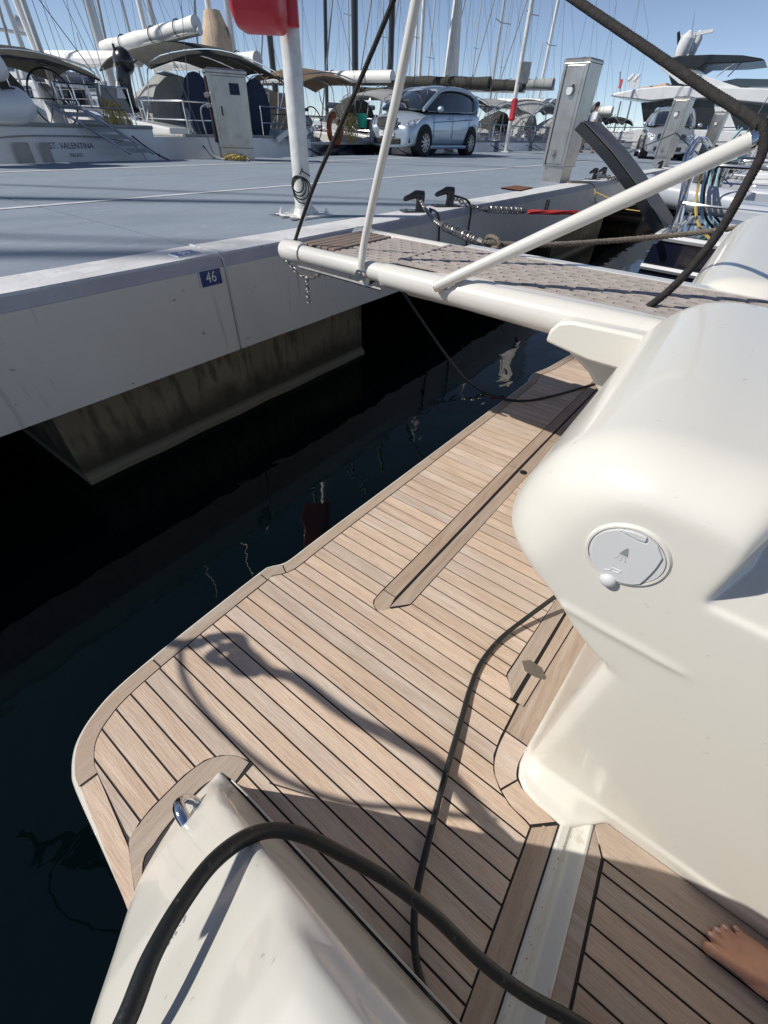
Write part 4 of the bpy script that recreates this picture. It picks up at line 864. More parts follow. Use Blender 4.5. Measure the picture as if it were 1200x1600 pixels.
# far lamp post with box and red extinguisher tube
L2 = Vector((22.3, 10.1, QZ)); t = thing('lamp_post', 'distant thin lamp post with grey box right of the silver car', 'lamp post', L2, group='lamp posts')
M().tube([L2, L2+Vector((0, 0, 3)), L2+Vector((0, 0, 5.8)), L2+Vector((0, 0, 8.5))], [0.085, 0.08, 0.07, 0.06], 14).build('pole', 'galv', t)
M().cyl(L2+Vector((0, 0, 4.55)), L2+Vector((0, 0, 4.75)), 0.11, 14).build('pole_joint', 'galv', t)
M().obox(L2+Vector((0.1, -0.16, 2.38)), Vector((0.62, -0.78, 0)).normalized()*0.20, Vector((0.78, 0.62, 0)).normalized()*0.10, (0, 0, 0.30)).build('junction_box', 'canvas_grey', t, smooth=0, bevel=0.02)
M().box(L2.x-0.2, L2.x+0.2, L2.y-0.2, L2.y+0.2, QZ, QZ+0.03).build('base_plate', 'galv', t, smooth=0)
c = L2+Vector((-0.20, -0.12, 0.98)); M().tube([c, c+Vector((0, 0, 0.05)), c+Vector((0, 0, 0.60)), c+Vector((0, 0, 0.66))], [0.09, 0.13, 0.13, 0.08], 16).build('lifebuoy_tube', 'red', None, label='red tube holder hung on the distant lamp post', cat='holder')

# ================================================================== CARS
MT['paint_a'] = mat('pale_blue_silver_paint', (0.44, 0.52, 0.60), 0.30, 0.45, coat=1.0)
MT['paint_b'] = mat('silver_paint', (0.46, 0.48, 0.50), 0.28, 0.6, coat=1.0)
MT['tyre'] = mat('tyre_rubber', (0.018, 0.018, 0.019), 0.8)
MT['alloy'] = mat('alloy_rim', (0.50, 0.51, 0.52), 0.3, 0.8)
MT['lens'] = mat('headlight_glass', (0.62, 0.66, 0.70), 0.08, 0.3, coat=1.0)
MT['plate_w'] = mat('number_plate_white', (0.70, 0.71, 0.73), 0.4)
MT['plastic'] = mat('black_trim', (0.02, 0.02, 0.022), 0.5)
def car(name, lab, loc, rot, paint, prof, plate, emblem):
    """local: +X forward, Y left, Z up"""
    t = thing(name, lab, 'car', loc, group='silver cars parked on the quay', rotz=rot); off0 = Vector(loc)
    # build around origin then let parent's transform place it: undo build() offset by adding it
    class C(M):
        def build(s, n, m, parent=None, **k):
            p = parent or t; o_ = Vector((0, 0, 0)); q_ = p
            while q_ is not None: o_ += q_.location; q_ = q_.parent
            s.v = [v+o_ for v in s.v]; return M.build(s, n, m, p, **k)
    W = 0.885
    xs, hood, belt, hw, under = prof['x'], prof['top'], prof['belt'], prof['hw'], prof['under']
    rings = []
    for x, zt, zb, w_, zu in zip(xs, hood, belt, hw, under):
        rings.append([(x, y*s_, z) for s_, seq in ((1, [(w_*0.82, zu), (w_*0.97, zu+0.10), (w_, zu+0.30), (w_*0.995, (zb+zu)/2+0.12), (w_*0.965, zb-0.06), (w_*0.90, zb), (w_*0.55, (zb*0.35+zt*0.65)), (0.001, zt)]), (-1, [(w_*0.55, (zb*0.35+zt*0.65)), (w_*0.90, zb), (w_*0.965, zb-0.06), (w_*0.995, (zb+zu)/2+0.12), (w_, zu+0.30), (w_*0.97, zu+0.10), (w_*0.82, zu)])) for y, z in seq])
    body = C().loft(rings).build('body', paint, smooth=45)
    sub = body.modifiers.new('sub', 'SUBSURF'); sub.levels = 1; sub.render_levels = 2
    # greenhouse
    gx = prof['gx']; gt = prof['gt']; gb = prof['gb']; gw = prof['gw']; gtw = prof['gtw']
    def gring(x, zb, zt, wb, wt, e=0.0):
        h = zt-zb; return [(x, -(wb+e), zb), (x, -(wb*0.45+wt*0.55+e), zb+h*0.55), (x, -(wt+e), zt-h*0.12-0.02), (x, -(wt*0.8), zt-0.01+e), (x, 0, zt+0.012+e), (x, wt*0.8, zt-0.01+e), (x, wt+e, zt-h*0.12-0.02), (x, (wb*0.45+wt*0.55+e), zb+h*0.55), (x, (wb+e), zb)]
    C().loft([gring(x, b_, max(t_, b_+0.01), w_, tw) for x, b_, t_, w_, tw in zip(gx, gb, gt, gw, gtw)], True).build('windows', 'glass', smooth=35)
    # roof skin
    ri = prof['roof']; rr_ = []
    for x, z, w_ in ri: rr_.append([(x, -w_-0.012, z-0.075), (x, -w_*0.93, z-0.02), (x, -w_*0.55, z+0.015), (x, 0, z+0.028), (x, w_*0.55, z+0.015), (x, w_*0.93, z-0.02), (x, w_+0.012, z-0.075), (x, w_*0.9, z-0.08), (x, -w_*0.9, z-0.08)])
    C().loft(rr_).build('roof', paint, smooth=50)
    for s_ in (-1, 1):
        for pl_, r_ in prof['pillars']: C().tube([(x, s_*y, z) for x, y, z in spline(pl_, 4)], r_, 8).build('pillar', paint)
        C().tube([(x, s_*y, z) for x, y, z in prof['sill_line']], 0.010, 6).build('window_trim', 'chrome')
        # door gaps
        for dx in prof['doors']: C().tube([(dx, s_*0.893, 0.42), (dx+0.01, s_*0.893, 0.70), (dx+0.0, s_*0.868, prof['db']-0.03)], 0.006, 6).build('door_gap', 'dark')
        for dx in prof['handles']: C().ball((dx, s_*0.895, prof['db']-0.13), (0.085, 0.018, 0.020), 10, 6).build('door_handle', paint)
        C().tube([(prof['doors'][0]+0.05, s_*0.885, 0.78), (prof['doors'][-1]-0.25, s_*0.888, 0.90)], 0.008, 6).build('side_crease', 'plastic')
        m_ = C().ball((prof['mx'], s_*1.00, prof['db']+0.05), (0.085, 0.10, 0.075), 14, 10); mo = m_.build('mirror', paint); C().tube([(prof['mx']-0.01, s_*0.86, prof['db']), (prof['mx'], s_*0.95, prof['db']+0.02)], 0.025, 8).build('mirror_arm', 'plastic', mo)
        C().tube([(1.15, s_*0.86, 0.22), (-1.2, s_*0.86, 0.22)], 0.05, 8).build('side_skirt', paint)
        # headlight
        hl = [(x+0.085, y+0.055, z+0.01) for x, y, z in prof['lamp']]; C().loft([[(x-0.06, s_*(y-0.03*0), z) for x, y, z in hl], [(x, s_*y, z) for x, y, z in hl]]).build('headlight', 'lens', smooth=0, bevel=0.012)
        for hx_, hy_, hz_, hr_ in prof['bulbs']: C().ball((hx_+0.075, s_*(hy_+0.045), hz_+0.01), hr_, 12, 8).build('reflector', 'chrome')
        C().ball((prof['x'][0]-0.14, s_*0.62, 0.36), (0.05, 0.07, 0.05), 12, 8).build('fog_light', 'lens')
        C().obox((prof['x'][0]-0.13, s_*0.62, 0.37), (0.055, 0, 0), (0.02*-s_, 0.14, 0), (0, 0, 0.065)).build('fog_surround', 'plastic', bevel=0.02)
    for wx in prof['wheels']:
        for s_ in (-1, 1):
            y0 = 0.71 if s_ > 0 else -0.71; y1 = 0.90*s_
            C().cyl((wx, s_*0.60, 0.355), (wx, s_*0.893, 0.355), 0.385, 28).build('arch_shade', 'dark')  # dark disc, coloured as the shaded gap around the wheel
            wh = C().lathe([(0.20, s_*0.70), (0.30, s_*0.70), (0.318, s_*0.73), (0.318, s_*0.885), (0.300, s_*0.912), (0.215, s_*0.914), (0.205, s_*0.88)], (wx, 0, 0.318), 'Y', 32).build('wheel', 'tyre')
            rm = C().lathe([(0.0001, s_*0.885), (0.04, s_*0.905), (0.05, s_*0.895), (0.06, s_*0.86), (0.185, s_*0.87), (0.20, s_*0.905), (0.213, s_*0.912), (0.213, s_*0.80), (0.02, s_*0.80)], (wx, 0, 0.318), 'Y', 32)
            for k in range(prof['spokes']):
                a = 2*pi*k/prof['spokes']+0.2; d_ = Vector((cos(a), 0, sin(a))); q_ = Vector((-sin(a), 0, cos(a)))
                rm.obox(Vector((wx, s_*0.90, 0.318))+d_*0.12, d_*0.09, q_*0.016, Vector((0, 0.010, 0)))
            rm.build('rim', 'alloy', wh)
    fx = prof['x'][0]
    # grille
    C().obox((fx-0.005, 0, prof['gz']), (0.03, 0, 0), (0, prof['gwid'], 0), (-0.02, 0, prof['gh'])).build('grille', 'plastic', bevel=0.02)
    for k in range(prof['bars']):
        z = prof['gz']-prof['gh']+(k+0.5)*2*prof['gh']/prof['bars']; C().obox((fx+0.025-0.01*k, 0, z), (0.008, 0, 0), (0, prof['gwid']*0.95, 0), (0, 0, 0.010)).build('grille_bar', 'chrome')
    C().tube([(fx+0.015-0.02*sin(a), (prof['gwid']+0.02)*(abs(cos(a))**0.6)*(1 if cos(a) > 0 else -1), prof['gz']+(prof['gh']+0.012)*(abs(sin(a))**0.6)*(1 if sin(a) > 0 else -1)) for a in [2*pi*k/28 for k in range(28)]], 0.012, 6, True).build('grille_frame', 'chrome')
    em = C().tube([(fx+0.045, 0.078*cos(a), prof['gz']+0.078*sin(a)) for a in [2*pi*k/20 for k in range(20)]], 0.010, 6, True)
    if emblem == 3:
        for k in range(3):
            a = pi/2+2*pi*k/3; em.tube([(fx+0.048, 0, prof['gz']), (fx+0.045, 0.075*cos(a), prof['gz']+0.075*sin(a))], [0.014, 0.004], 6)
    else: em.cyl((fx+0.03, 0, prof['gz']), (fx+0.045, 0, prof['gz']), 0.05, 16)
    em.build('emblem', 'chrome')
    C().obox((fx-0.03, 0, 0.34), (0.05, 0, 0), (0, 0.50, 0), (0, 0, 0.065)).build('bumper_intake', 'plastic', bevel=0.02)
    C().obox((fx+0.03, 0, prof['pz']), (0.008, 0, 0), (0, 0.27, 0), (0, 0, 0.06)).build('number_plate', 'plate_w', smooth=0)
    text(plate, 0.11, 'ink', t, Matrix.Translation(Vector(loc))@frame((fx+0.0395, 0, prof['pz']), (0, 1, 0), (0, 0, 1)), ext=0.001)
    return t
PA = dict(x=[2.13, 2.10, 2.00, 1.70, 1.30, 0.9, 0.2, -0.8, -1.5, -1.95, -2.10, -2.13],
          top=[0.62, 0.72, 0.80, 0.96, 1.06, 1.08, 1.08, 1.08, 1.08, 1.06, 1.00, 0.7],
          belt=[0.58, 0.66, 0.72, 0.86, 0.95, 0.98, 1.0, 1.03, 1.05, 1.04, 0.96, 0.66],
          hw=[0.55, 0.70, 0.80, 0.87, 0.885, 0.885, 0.885, 0.885, 0.88, 0.84, 0.76, 0.65], under=[0.24, 0.18, 0.17, 0.19, 0.20, 0.20, 0.20, 0.20, 0.20, 0.20, 0.24, 0.30],
          gx=[1.42, 1.0, 0.6, 0.3, -0.2, -0.8, -1.4, -1.8, -2.02], gt=[1.07, 1.28, 1.46, 1.54, 1.595, 1.595, 1.55, 1.46, 1.10], gb=[1.03, 1.02, 1.01, 1.01, 1.02, 1.03, 1.05, 1.06, 1.07],
          gw=[0.70, 0.80, 0.815, 0.815, 0.815, 0.815, 0.80, 0.76, 0.70], gtw=[0.62, 0.62, 0.60, 0.60, 0.60, 0.60, 0.585, 0.56, 0.60],
          roof=[(0.42, 1.515, 0.60), (0.2, 1.565, 0.61), (-0.2, 1.605, 0.61), (-0.8, 1.605, 0.61), (-1.4, 1.565, 0.595), (-1.82, 1.49, 0.575)],
          pillars=[([(1.38, 0.74, 1.04), (0.95, 0.715, 1.26), (0.5, 0.655, 1.45), (0.1, 0.635, 1.535), (-0.4, 0.63, 1.56), (-1.0, 0.625, 1.555), (-1.5, 0.605, 1.50), (-1.8, 0.60, 1.40), (-1.98, 0.68, 1.10)], 0.048), ([(-1.62, 0.79, 1.06), (-1.80, 0.70, 1.25), (-1.84, 0.60, 1.42)], 0.10)],
          sill_line=[(1.2, 0.815, 1.01), (0.2, 0.83, 1.025), (-1.0, 0.83, 1.05), (-1.6, 0.80, 1.08)], doors=[0.95, -0.13, -1.2], handles=[0.05, -1.02], db=1.02, mx=0.86,
          lamp=[(1.99, 0.52, 0.60), (1.93, 0.62, 0.60), (1.80, 0.76, 0.66), (1.52, 0.845, 0.86), (1.60, 0.76, 0.88), (1.86, 0.60, 0.80), (2.02, 0.48, 0.72)], bulbs=[(1.94, 0.62, 0.68, 0.055), (1.80, 0.72, 0.74, 0.05)],
          wheels=(1.39, -1.39), spokes=10, gz=0.74, gwid=0.36, gh=0.10, bars=3, pz=0.50)
ca = Vector((13.95, 9.55, QZ+0.002)); 
wf = onz(651, 243, QZ); wr = onz(727, 241.5, QZ); ang = atan2(wf.y-wr.y, wf.x-wr.x)
CARROT = ang
mid = (wf+wr)/2
car('parked_car', 'pale blue silver compact car parked on the quay facing left', (15.6, 9.95, QZ+0.003), radians(179), 'paint_a', PA, '0277 J', 3)
PB = dict(PA); PB = {k: (list(v) if isinstance(v, list) else v) for k, v in PA.items()}
PB.update(gz=0.70, gwid=0.50, gh=0.085, bars=0, pz=0.50, spokes=6, lamp=[(2.03, 0.50, 0.62), (1.98, 0.60, 0.60), (1.86, 0.76, 0.64), (1.66, 0.83, 0.78), (1.76, 0.76, 0.80), (1.93, 0.62, 0.76), (2.04, 0.52, 0.72)], gx=[1.30, 0.9, 0.5, 0.2, -0.2, -0.8, -1.4, -1.8, -2.02])
car('parked_car', 'silver car with black grille parked behind the stainless pedestal on the far right', (26.4, 4.75, QZ+0.003), radians(196), 'paint_b', PB, '1 BP 42', 1)

# ================================================================== BOATS
def proj(p):
    v = Vector(p)-CAM; z = v.dot(CF); return (600+FPX*v.dot(CR)/z, 800-FPX*v.dot(CU)/z)
def zat(x, y, py):
    lo, hi = -3.0, 25.0
    # keep in front of the camera
    hi = min(hi, (((x*CF.x+y*CF.y)/-CF.z) + CAM.z)*0.98)
    for _ in range(50):
        m_ = (lo+hi)/2
        if proj((x, y, m_))[1] > py: lo = m_
        else: hi = m_
    return m_
def hull_rings(L, B, F, tw=0.85, sheer=0.25, rake=0.15):
    out = []
    for k in range(13):
        t = k/12; y = L*t; w_ = B/2*(tw+(1-tw)*sin(min(1, t/0.45)*pi/2)) if t < 0.45 else B/2*max(0.02, (1-((t-0.45)/0.55)**2.1))
        f_ = F*(1+sheer*(t-0.25)**2*1.6); yy = y+(rake*(1) if k == 0 else 0)
        ring = []
        for s_, seq in ((1, [(1, 1.0), (0.985, 0.72), (0.93, 0.35), (0.78, 0.0), (0.4, -0.30)]), (-1, [(0.4, -0.30), (0.78, 0.0), (0.93, 0.35), (0.985, 0.72), (1, 1.0)])):
            for a, b in seq: ring.append((s_*w_*a, y-(rake*(1-b) if k == 0 else 0), f_*b))
        out.append(ring)
    return out
class L_(M):
    """builds in the local frame of a moved root"""
    def go(s, n, m, p, **k):
        o_ = Vector((0, 0, 0)); q_ = p
        while q_ is not None: o_ += q_.location; q_ = q_.parent
        s.v = [v+o_ for v in s.v]; return M.build(s, n, m, p, **k)
def arc_canvas(x0, x1, y0, y1, z, rise, th=0.03, drop=0.0, n=9, tilt=0.0):
    m = L_(); rings = []
    for k in range(n):
        t = k/(n-1); y = y0+(y1-y0)*t; dz = rise*0.35*sin(pi*t)-drop*(abs(2*t-1)**3)+tilt*t; top = []; low = []
        for j in range(9):
            u = j/8; x = x0+(x1-x0)*u; zz = z+dz+rise*(1-(2*u-1)**2)-0.02*abs(sin(u*pi*3))
            top.append((x, y, zz)); low.append((x, y, zz-th))
        rings.append(top+low[::-1])
    return m.loft(rings)
def rail(m, pts, r=0.016, n=6): return m.tube(pts, r, n)
def sailboat(label, x, y0, L=11.5, B=3.8, F=1.45, hull='boatwhite', stripe='navy', mast_y=7.5, mast='alu', mr=0.09, mh=16, boom=None, boom_m='sail', boom_r=0.17, bim=None, bim_m='canvas_dark', hood='canvas_grey', deck='boatwhite', rot=0.0, wheel=True, sp=2, tw=0.9, group='sailing boats moored stern to along the far side', stays=True, raked=0.0, name='sailboat', fl=True, mast_x=0.0):
    t = thing(name, label, 'sailboat', (x, y0, 0), group=group, rotz=rot)
    L_().loft(hull_rings(L, B, F, tw)).go('hull', hull, t, smooth=35)
    if stripe:
        for s_ in (-1, 1):
            hr_ = hull_rings(L, B, F, tw); L_().tube([Vector(r_[1 if s_ > 0 else -2])+Vector((s_*0.012, 0, 0.05)) for r_ in hr_[:-1]], 0.028, 5).go('stripe', stripe, t)
    # toe rail, transom cap
    hr_ = hull_rings(L, B, F, tw)
    L_().tube([Vector(r_[0])+Vector((0, 0, 0.02)) for r_ in hr_[:-1]], 0.03, 6).tube([Vector(r_[-1])+Vector((0, 0, 0.02)) for r_ in hr_[:-1]], 0.03, 6).tube([Vector(hr_[0][0])+Vector((0, 0.0, 0.02)), Vector(hr_[0][-1])+Vector((0, 0, 0.02))], 0.035, 6).go('toe_rail', 'canvas_grey' if hull == 'boatwhite' else 'boatwhite', t)
    hw = B/2*0.9
    # coachroof + coamings
    rg = []
    for yy, w_, h in ((2.6, 0.60, 0.20), (3.2, 0.66, 0.48), (4.2, 0.66, 0.55), (6.2, 0.60, 0.50), (8.0, 0.42, 0.32), (8.8, 0.30, 0.05)):
        w2 = w_*B/2*1.3; f_ = F-0.02; rg.append([(-w2, yy, f_), (-w2*0.92, yy, f_+h*0.8), (-w2*0.6, yy, f_+h), (w2*0.6, yy, f_+h), (w2*0.92, yy, f_+h*0.8), (w2, yy, f_)])
    cr = L_().loft(rg).go('coachroof', deck, t, smooth=40)
    for s_ in (-1, 1):
        for k in range(3):
            yy = 3.8+k*1.1; w2 = lerp(yy, [(3.2, 0.66), (6.2, 0.60), (8, 0.42)])*B/2*1.3*0.965
            L_().obox((s_*(w2+0.005), yy, F+0.28), (0.02, 0, 0), (0, 0.38, 0), (0, 0, 0.075)).go('window', 'glass', cr, bevel=0.03)
        L_().loft([[(s_*0.45*B/2*1.5, 0.5, F-0.02), (s_*0.45*B/2*1.5, 0.5, F+0.18), (s_*0.62*B/2*1.5, 0.5, F+0.18), (s_*0.62*B/2*1.5, 0.5, F-0.02)], [(s_*0.45*B/2*1.5, 3.0, F-0.02), (s_*0.45*B/2*1.5, 3.0, F+0.34), (s_*0.6*B/2*1.5, 3.0, F+0.34), (s_*0.6*B/2*1.5, 3.0, F-0.02)]]).go('cockpit_coaming', deck, t, smooth=0, bevel=0.04)
        L_().lathe([(0.03, 0), (0.09, 0.0), (0.07, 0.05), (0.09, 0.12), (0.08, 0.15), (0.01, 0.15)], (s_*0.53*B/2*1.5, 2.2, F+0.28), 'Z', 14).go('winch', 'chrome', t)
    # pushpit rails and stanchions
    zt = F+0.62
    for s_ in (-1, 1):
        r1 = L_(); xw = s_*hw*0.97
        r1.tube([(s_*0.35, 0.05, F), (s_*0.35, 0.05, zt), (xw*0.96, 0.08, zt), (xw, 0.35, zt), (xw*1.02, 1.5, zt)], 0.016, 6).tube([(s_*0.35, 0.05, F+0.32), (xw*0.96, 0.08, F+0.32), (xw, 0.35, F+0.32), (xw*1.02, 1.5, F+0.32)], 0.012, 6).tube([(xw*0.96, 0.08, F), (xw*0.96, 0.08, zt)], 0.014, 6).tube([(xw*1.02, 1.5, F), (xw*1.02, 1.5, zt)], 0.014, 6)
        r1.go('pushpit', 'chrome', t)
        for k in range(5):
            yy = 2.9+k*1.5; wv = B/2*0.95 if yy < 6 else B/2*lerp(yy, [(6, 0.95), (9, 0.62)])
            if yy < L*0.8: L_().tube([(s_*wv, yy, F), (s_*wv, yy, zt)], 0.013, 6).go('stanchion', 'chrome', t)
        for h_ in (0.32, 0.62): L_().tube([(xw*1.02, 1.5, F+h_), (s_*B/2*0.95, 4.4, F+h_), (s_*B/2*0.93, 6, F+h_), (s_*B/2*0.62, 9, F+h_)], 0.006, 4).go('guard_wire', 'wire', t)
    if wheel:
        for wx_ in ((-0.75, 0.75) if B > 4 else (0,)):
            whl = L_().tube([(wx_+0.42*cos(a), 1.15, F+0.42+0.42*sin(a)) for a in [2*pi*k/24 for k in range(24)]], 0.016, 6, True)
            for k in range(6): a = 2*pi*k/6; whl.tube([(wx_, 1.15, F+0.42), (wx_+0.42*cos(a), 1.15, F+0.42+0.42*sin(a))], 0.008, 4)
            whl.go('steering_wheel', 'black', t); L_().loft([[(wx_-0.14, 1.2, F-0.1), (wx_+0.14, 1.2, F-0.1), (wx_+0.14, 1.45, F-0.1), (wx_-0.14, 1.45, F-0.1)], [(wx_-0.10, 1.2, F+0.55), (wx_+0.10, 1.2, F+0.55), (wx_+0.10, 1.38, F+0.65), (wx_-0.10, 1.38, F+0.65)]]).go('helm_pedestal', 'boatwhite', t, bevel=0.03)
    # mast, spreaders, stays
    mp = lambda h: (mast_x, mast_y-raked*h/mh, h)
    ms = L_().tube([mp(F), mp(F+mh*0.6), mp(F+mh)], [mr, mr, mr*0.75], 12).go('mast', mast, t)
    for k in range(sp):
        h = F+mh*(k+1)/(sp+1)*0.98; L_().tube([(mast_x-0.55*B/2, mast_y-0.15-raked*h/mh, h+0.05), (mast_x, mast_y-raked*h/mh, h), (mast_x+0.55*B/2, mast_y-0.15-raked*h/mh, h+0.05)], 0.028, 6).go('spreader', mast, ms)
    if stays:
        top_ = mp(F+mh*0.99)
        for s_ in (-1, 1):
            h1 = F+mh/(sp+1)*0.98; L_().tube([(s_*B/2*0.9, mast_y-0.2, F), (mast_x+s_*0.55*B/2, mast_y-0.15, h1), top_], 0.007, 4).go('shroud', 'wire', t)
            L_().tube([(s_*B/2*0.88, mast_y-0.6, F), (mast_x, mast_y, h1*1.0)], 0.006, 4).go('shroud', 'wire', t)
            L_().tube([(s_*0.8*B/2, 0.1, F+0.1), (0, 0.9, F+mh*0.35)], 0.007, 4).go('backstay', 'wire', t)
        L_().tube([(0, 0.9, F+mh*0.35), top_], 0.007, 4).go('backstay', 'wire', t)
        L_().tube([(0, L*0.98, F+0.15), (mast_x, mast_y+0.1, F+mh*0.97)], 0.045, 6).go('furled_jib', 'canvas_grey', t)
        L_().tube([(mast_x+0.12, mast_y-0.1, F+0.6), (mast_x+0.10, mast_y-0.1, F+mh*0.98)], 0.006, 4).go('halyard', 'wire', t)
    if boom:
        by0, bz0, by1, bz1 = boom; a = Vector((mast_x, by0, bz0)); b = Vector((mast_x, by1, bz1))
        m = L_(); rings_n = 12; pts = [a.lerp(b, k/rings_n) for k in range(rings_n+1)]
        bm_ = L_().tube([a-Vector((0, 0, boom_r*0.9)), b-Vector((0, 0, boom_r*0.9))-(a-b).normalized()*0.1], 0.07, 10).go('boom', mast if mast != 'mastblack' else 'mastblack', t)
        m.tube(pts, [boom_r*(1.0+0.10*sin(k*1.7)) if boom_m != 'mastwhite' else boom_r for k in range(rings_n+1)], 14).go('sail_cover', boom_m, bm_)
        for k in (3, 7, 10): L_().tube([pts[k]+Vector((boom_r*1.13*cos(a_), 0, boom_r*1.13*sin(a_))) for a_ in [2*pi*j/14 for j in range(14)]], 0.012, 4, True).go('sail_tie', 'canvas_blue', bm_)
        L_().tube([b+Vector((0, 0, boom_r)), mp(F+mh*0.95)], 0.006, 4).go('topping_lift', 'wire', bm_)
    if bim:
        bx, ya, yb, z, rise = bim; c = arc_canvas(-bx, bx, ya, yb, z, rise, drop=0.10).go('bimini', bim_m, t, smooth=60)
        for k in range(4):
            yy = ya+(yb-ya)*(k+0.1)/3.3; zt_ = lambda u: z-0.02+rise*(1-(2*u-1)**2)
            L_().tube(spline([(-hw*0.98, (ya+yb)/2-0.2, F+0.1), (-bx*1.02, yy*0.8+(ya+yb)/2*0.2, z-0.5)]+[(-bx+2*bx*u, yy, zt_(u)-0.01) for u in (0.02, 0.25, 0.5, 0.75, 0.98)]+[(bx*1.02, yy*0.8+(ya+yb)/2*0.2, z-0.5), (hw*0.98, (ya+yb)/2-0.2, F+0.1)], 3), 0.014, 6).go('frame_hoop', 'chrome', c)
    if hood:
        c = L_(); rg = []
        for yy, h in ((2.7, 0.92), (3.1, 1.0), (3.7, 0.78), (4.3, 0.40)): rg.append([(-1.05+0.02*yy, yy, F+0.2)]+[(1.0*cos(a), yy, F+0.25+h*sin(a)) for a in [pi-pi*k/8 for k in range(9)]]+[(1.05-0.02*yy, yy, F+0.2)])
        rg = [[(x*B/4.2, y, z) for x, y, z in r_] for r_ in rg]; hd = c.loft(rg).go('sprayhood', hood, t, smooth=50)
        L_().loft([[(-0.55, 3.95, F+0.45), (0.55, 3.95, F+0.45), (0.45, 3.6, F+0.95), (-0.45, 3.6, F+0.95)], [(-0.55, 4.02, F+0.47), (0.55, 4.02, F+0.47), (0.45, 3.67, F+0.97), (-0.45, 3.67, F+0.97)]]).go('clear_panel', 'glass', hd, smooth=0)
    # dock lines and fenders
    if fl:
        for s_ in (-1, 1):
            L_().tube(sag((s_*hw*0.8, 0.1, F), (s_*hw*0.95, -0.75, QZ), 0.05, 6), 0.014, 5).go('stern_line', 'rope', t)
            for yy in (1.6, 4.2):
                fe = L_().tube([(s_*(B/2*0.96+0.12), yy, 0.45), (s_*(B/2*0.96+0.12), yy, 0.52), (s_*(B/2*0.96+0.12), yy, 1.05), (s_*(B/2*0.96+0.12), yy, 1.12)], [0.05, 0.11, 0.11, 0.04], 12).go('fender', 'boatwhite' if hull == 'boatwhite' else 'canvas_blue', t)
    return t

# --- far row, left to right (measured against the photograph's lines of sight)
YF = 10.95
B1 = sailboat('big white yacht at far left with its name lettered across the transom', 4.55, YF, L=14, B=4.1, F=1.62, mast_y=1.3, mast_x=0.9, mast='mastwhite', mr=0.05, mh=9, sp=1, boom=None, bim=(1.15, -0.1, 1.7, 2.42, 0.20), bim_m='canvas_dark', hood='canvas_dark', tw=0.97, wheel=True)
px_, py_ = None, None
txm = Matrix.Translation((4.62, YF-0.118, 1.36))
text('ST. VALENTINA', 0.125, 'ink', B1, frame((4.78, YF-0.100, 1.40), (1, 0, 0), (0, -0.1, 1)), sx=0.92)
text('PILLAES', 0.075, 'ink', B1, frame((4.80, YF-0.118, 1.27), (1, 0, 0), (0, -0.1, 1)), sx=0.92)
lo_ = [(1.55*cos(a)*(abs(cos(a))**-0.35 if abs(cos(a)) > 0.05 else 0), 0.42*sin(a)*(abs(sin(a))**-0.35 if abs(sin(a)) > 0.05 else 0)) for a in [2*pi*(k+0.5)/40 for k in range(40)]]
L_().tube([(x+0.05, -0.135+0.1*(z*0.6), 1.12+z) for x, z in lo_], 0.012, 4, True).go('transom_moulding_line', 'canvas_grey', B1)
for s_, x in ((0, -0.62), (1, -0.25)): L_().obox((x, -0.125, 1.28), (0.12-0.05*s_, 0, 0), (0, 0.004, 0), (0, -0.01, 0.17)).go('transom_panel', 'canvas_grey', B1, smooth=0)
# folding boarding ladder / passerelle on its stern
bl = L_(); bl.tube([(0.15, 0.15, 1.98), (1.05, -0.62, 1.30)], 0.022, 8).tube([(0.62, 0.15, 1.98), (1.52, -0.62, 1.30)], 0.022, 8); blo = bl.go('boarding_ladder', 'chrome', B1)
for k in range(7):
    t_ = (k+0.5)/7; L_().obox((0.385+0.9*t_, 0.15-0.77*t_, 1.98-0.68*t_), (0.20, 0, 0), (0.03, -0.03, -0.025), (0, 0, 0.006)).go('slat', 'canvas_grey', blo, smooth=0)
L_().obox((-1.25, -0.22, 2.05), (0.30, 0, 0), (0, 0.01, 0), (-0.06, 0, 0.26)).go('name_board', 'boatwhite', B1, smooth=0)
# dinghy on the left davit
d_ = thing('dinghy', 'grey white inflatable dinghy hanging from davits at the left edge', 'dinghy', (3.3, 10.35, 1.9))
M().tube(spline([(2.35, 10.6, 2.55), (2.45, 10.4, 2.2), (2.9, 10.2, 1.95), (3.75, 10.2, 1.88), (4.02, 10.3, 1.95)], 4), 0.20, 14).build('lower_tube', 'boatwhite', d_)
M().tube(spline([(2.35, 10.6, 2.9), (2.5, 10.45, 2.62), (2.9, 10.3, 2.42), (3.65, 10.3, 2.34), (3.88, 10.35, 2.38)], 4), 0.19, 14).build('upper_tube', 'boatwhite', d_)
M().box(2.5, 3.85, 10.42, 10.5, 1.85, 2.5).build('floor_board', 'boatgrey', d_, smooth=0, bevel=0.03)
M().tube([(2.4, 10.16, 2.12), (3.9, 10.07, 2.10)], 0.012, 5).build('rubbing_strake', 'ink', d_)
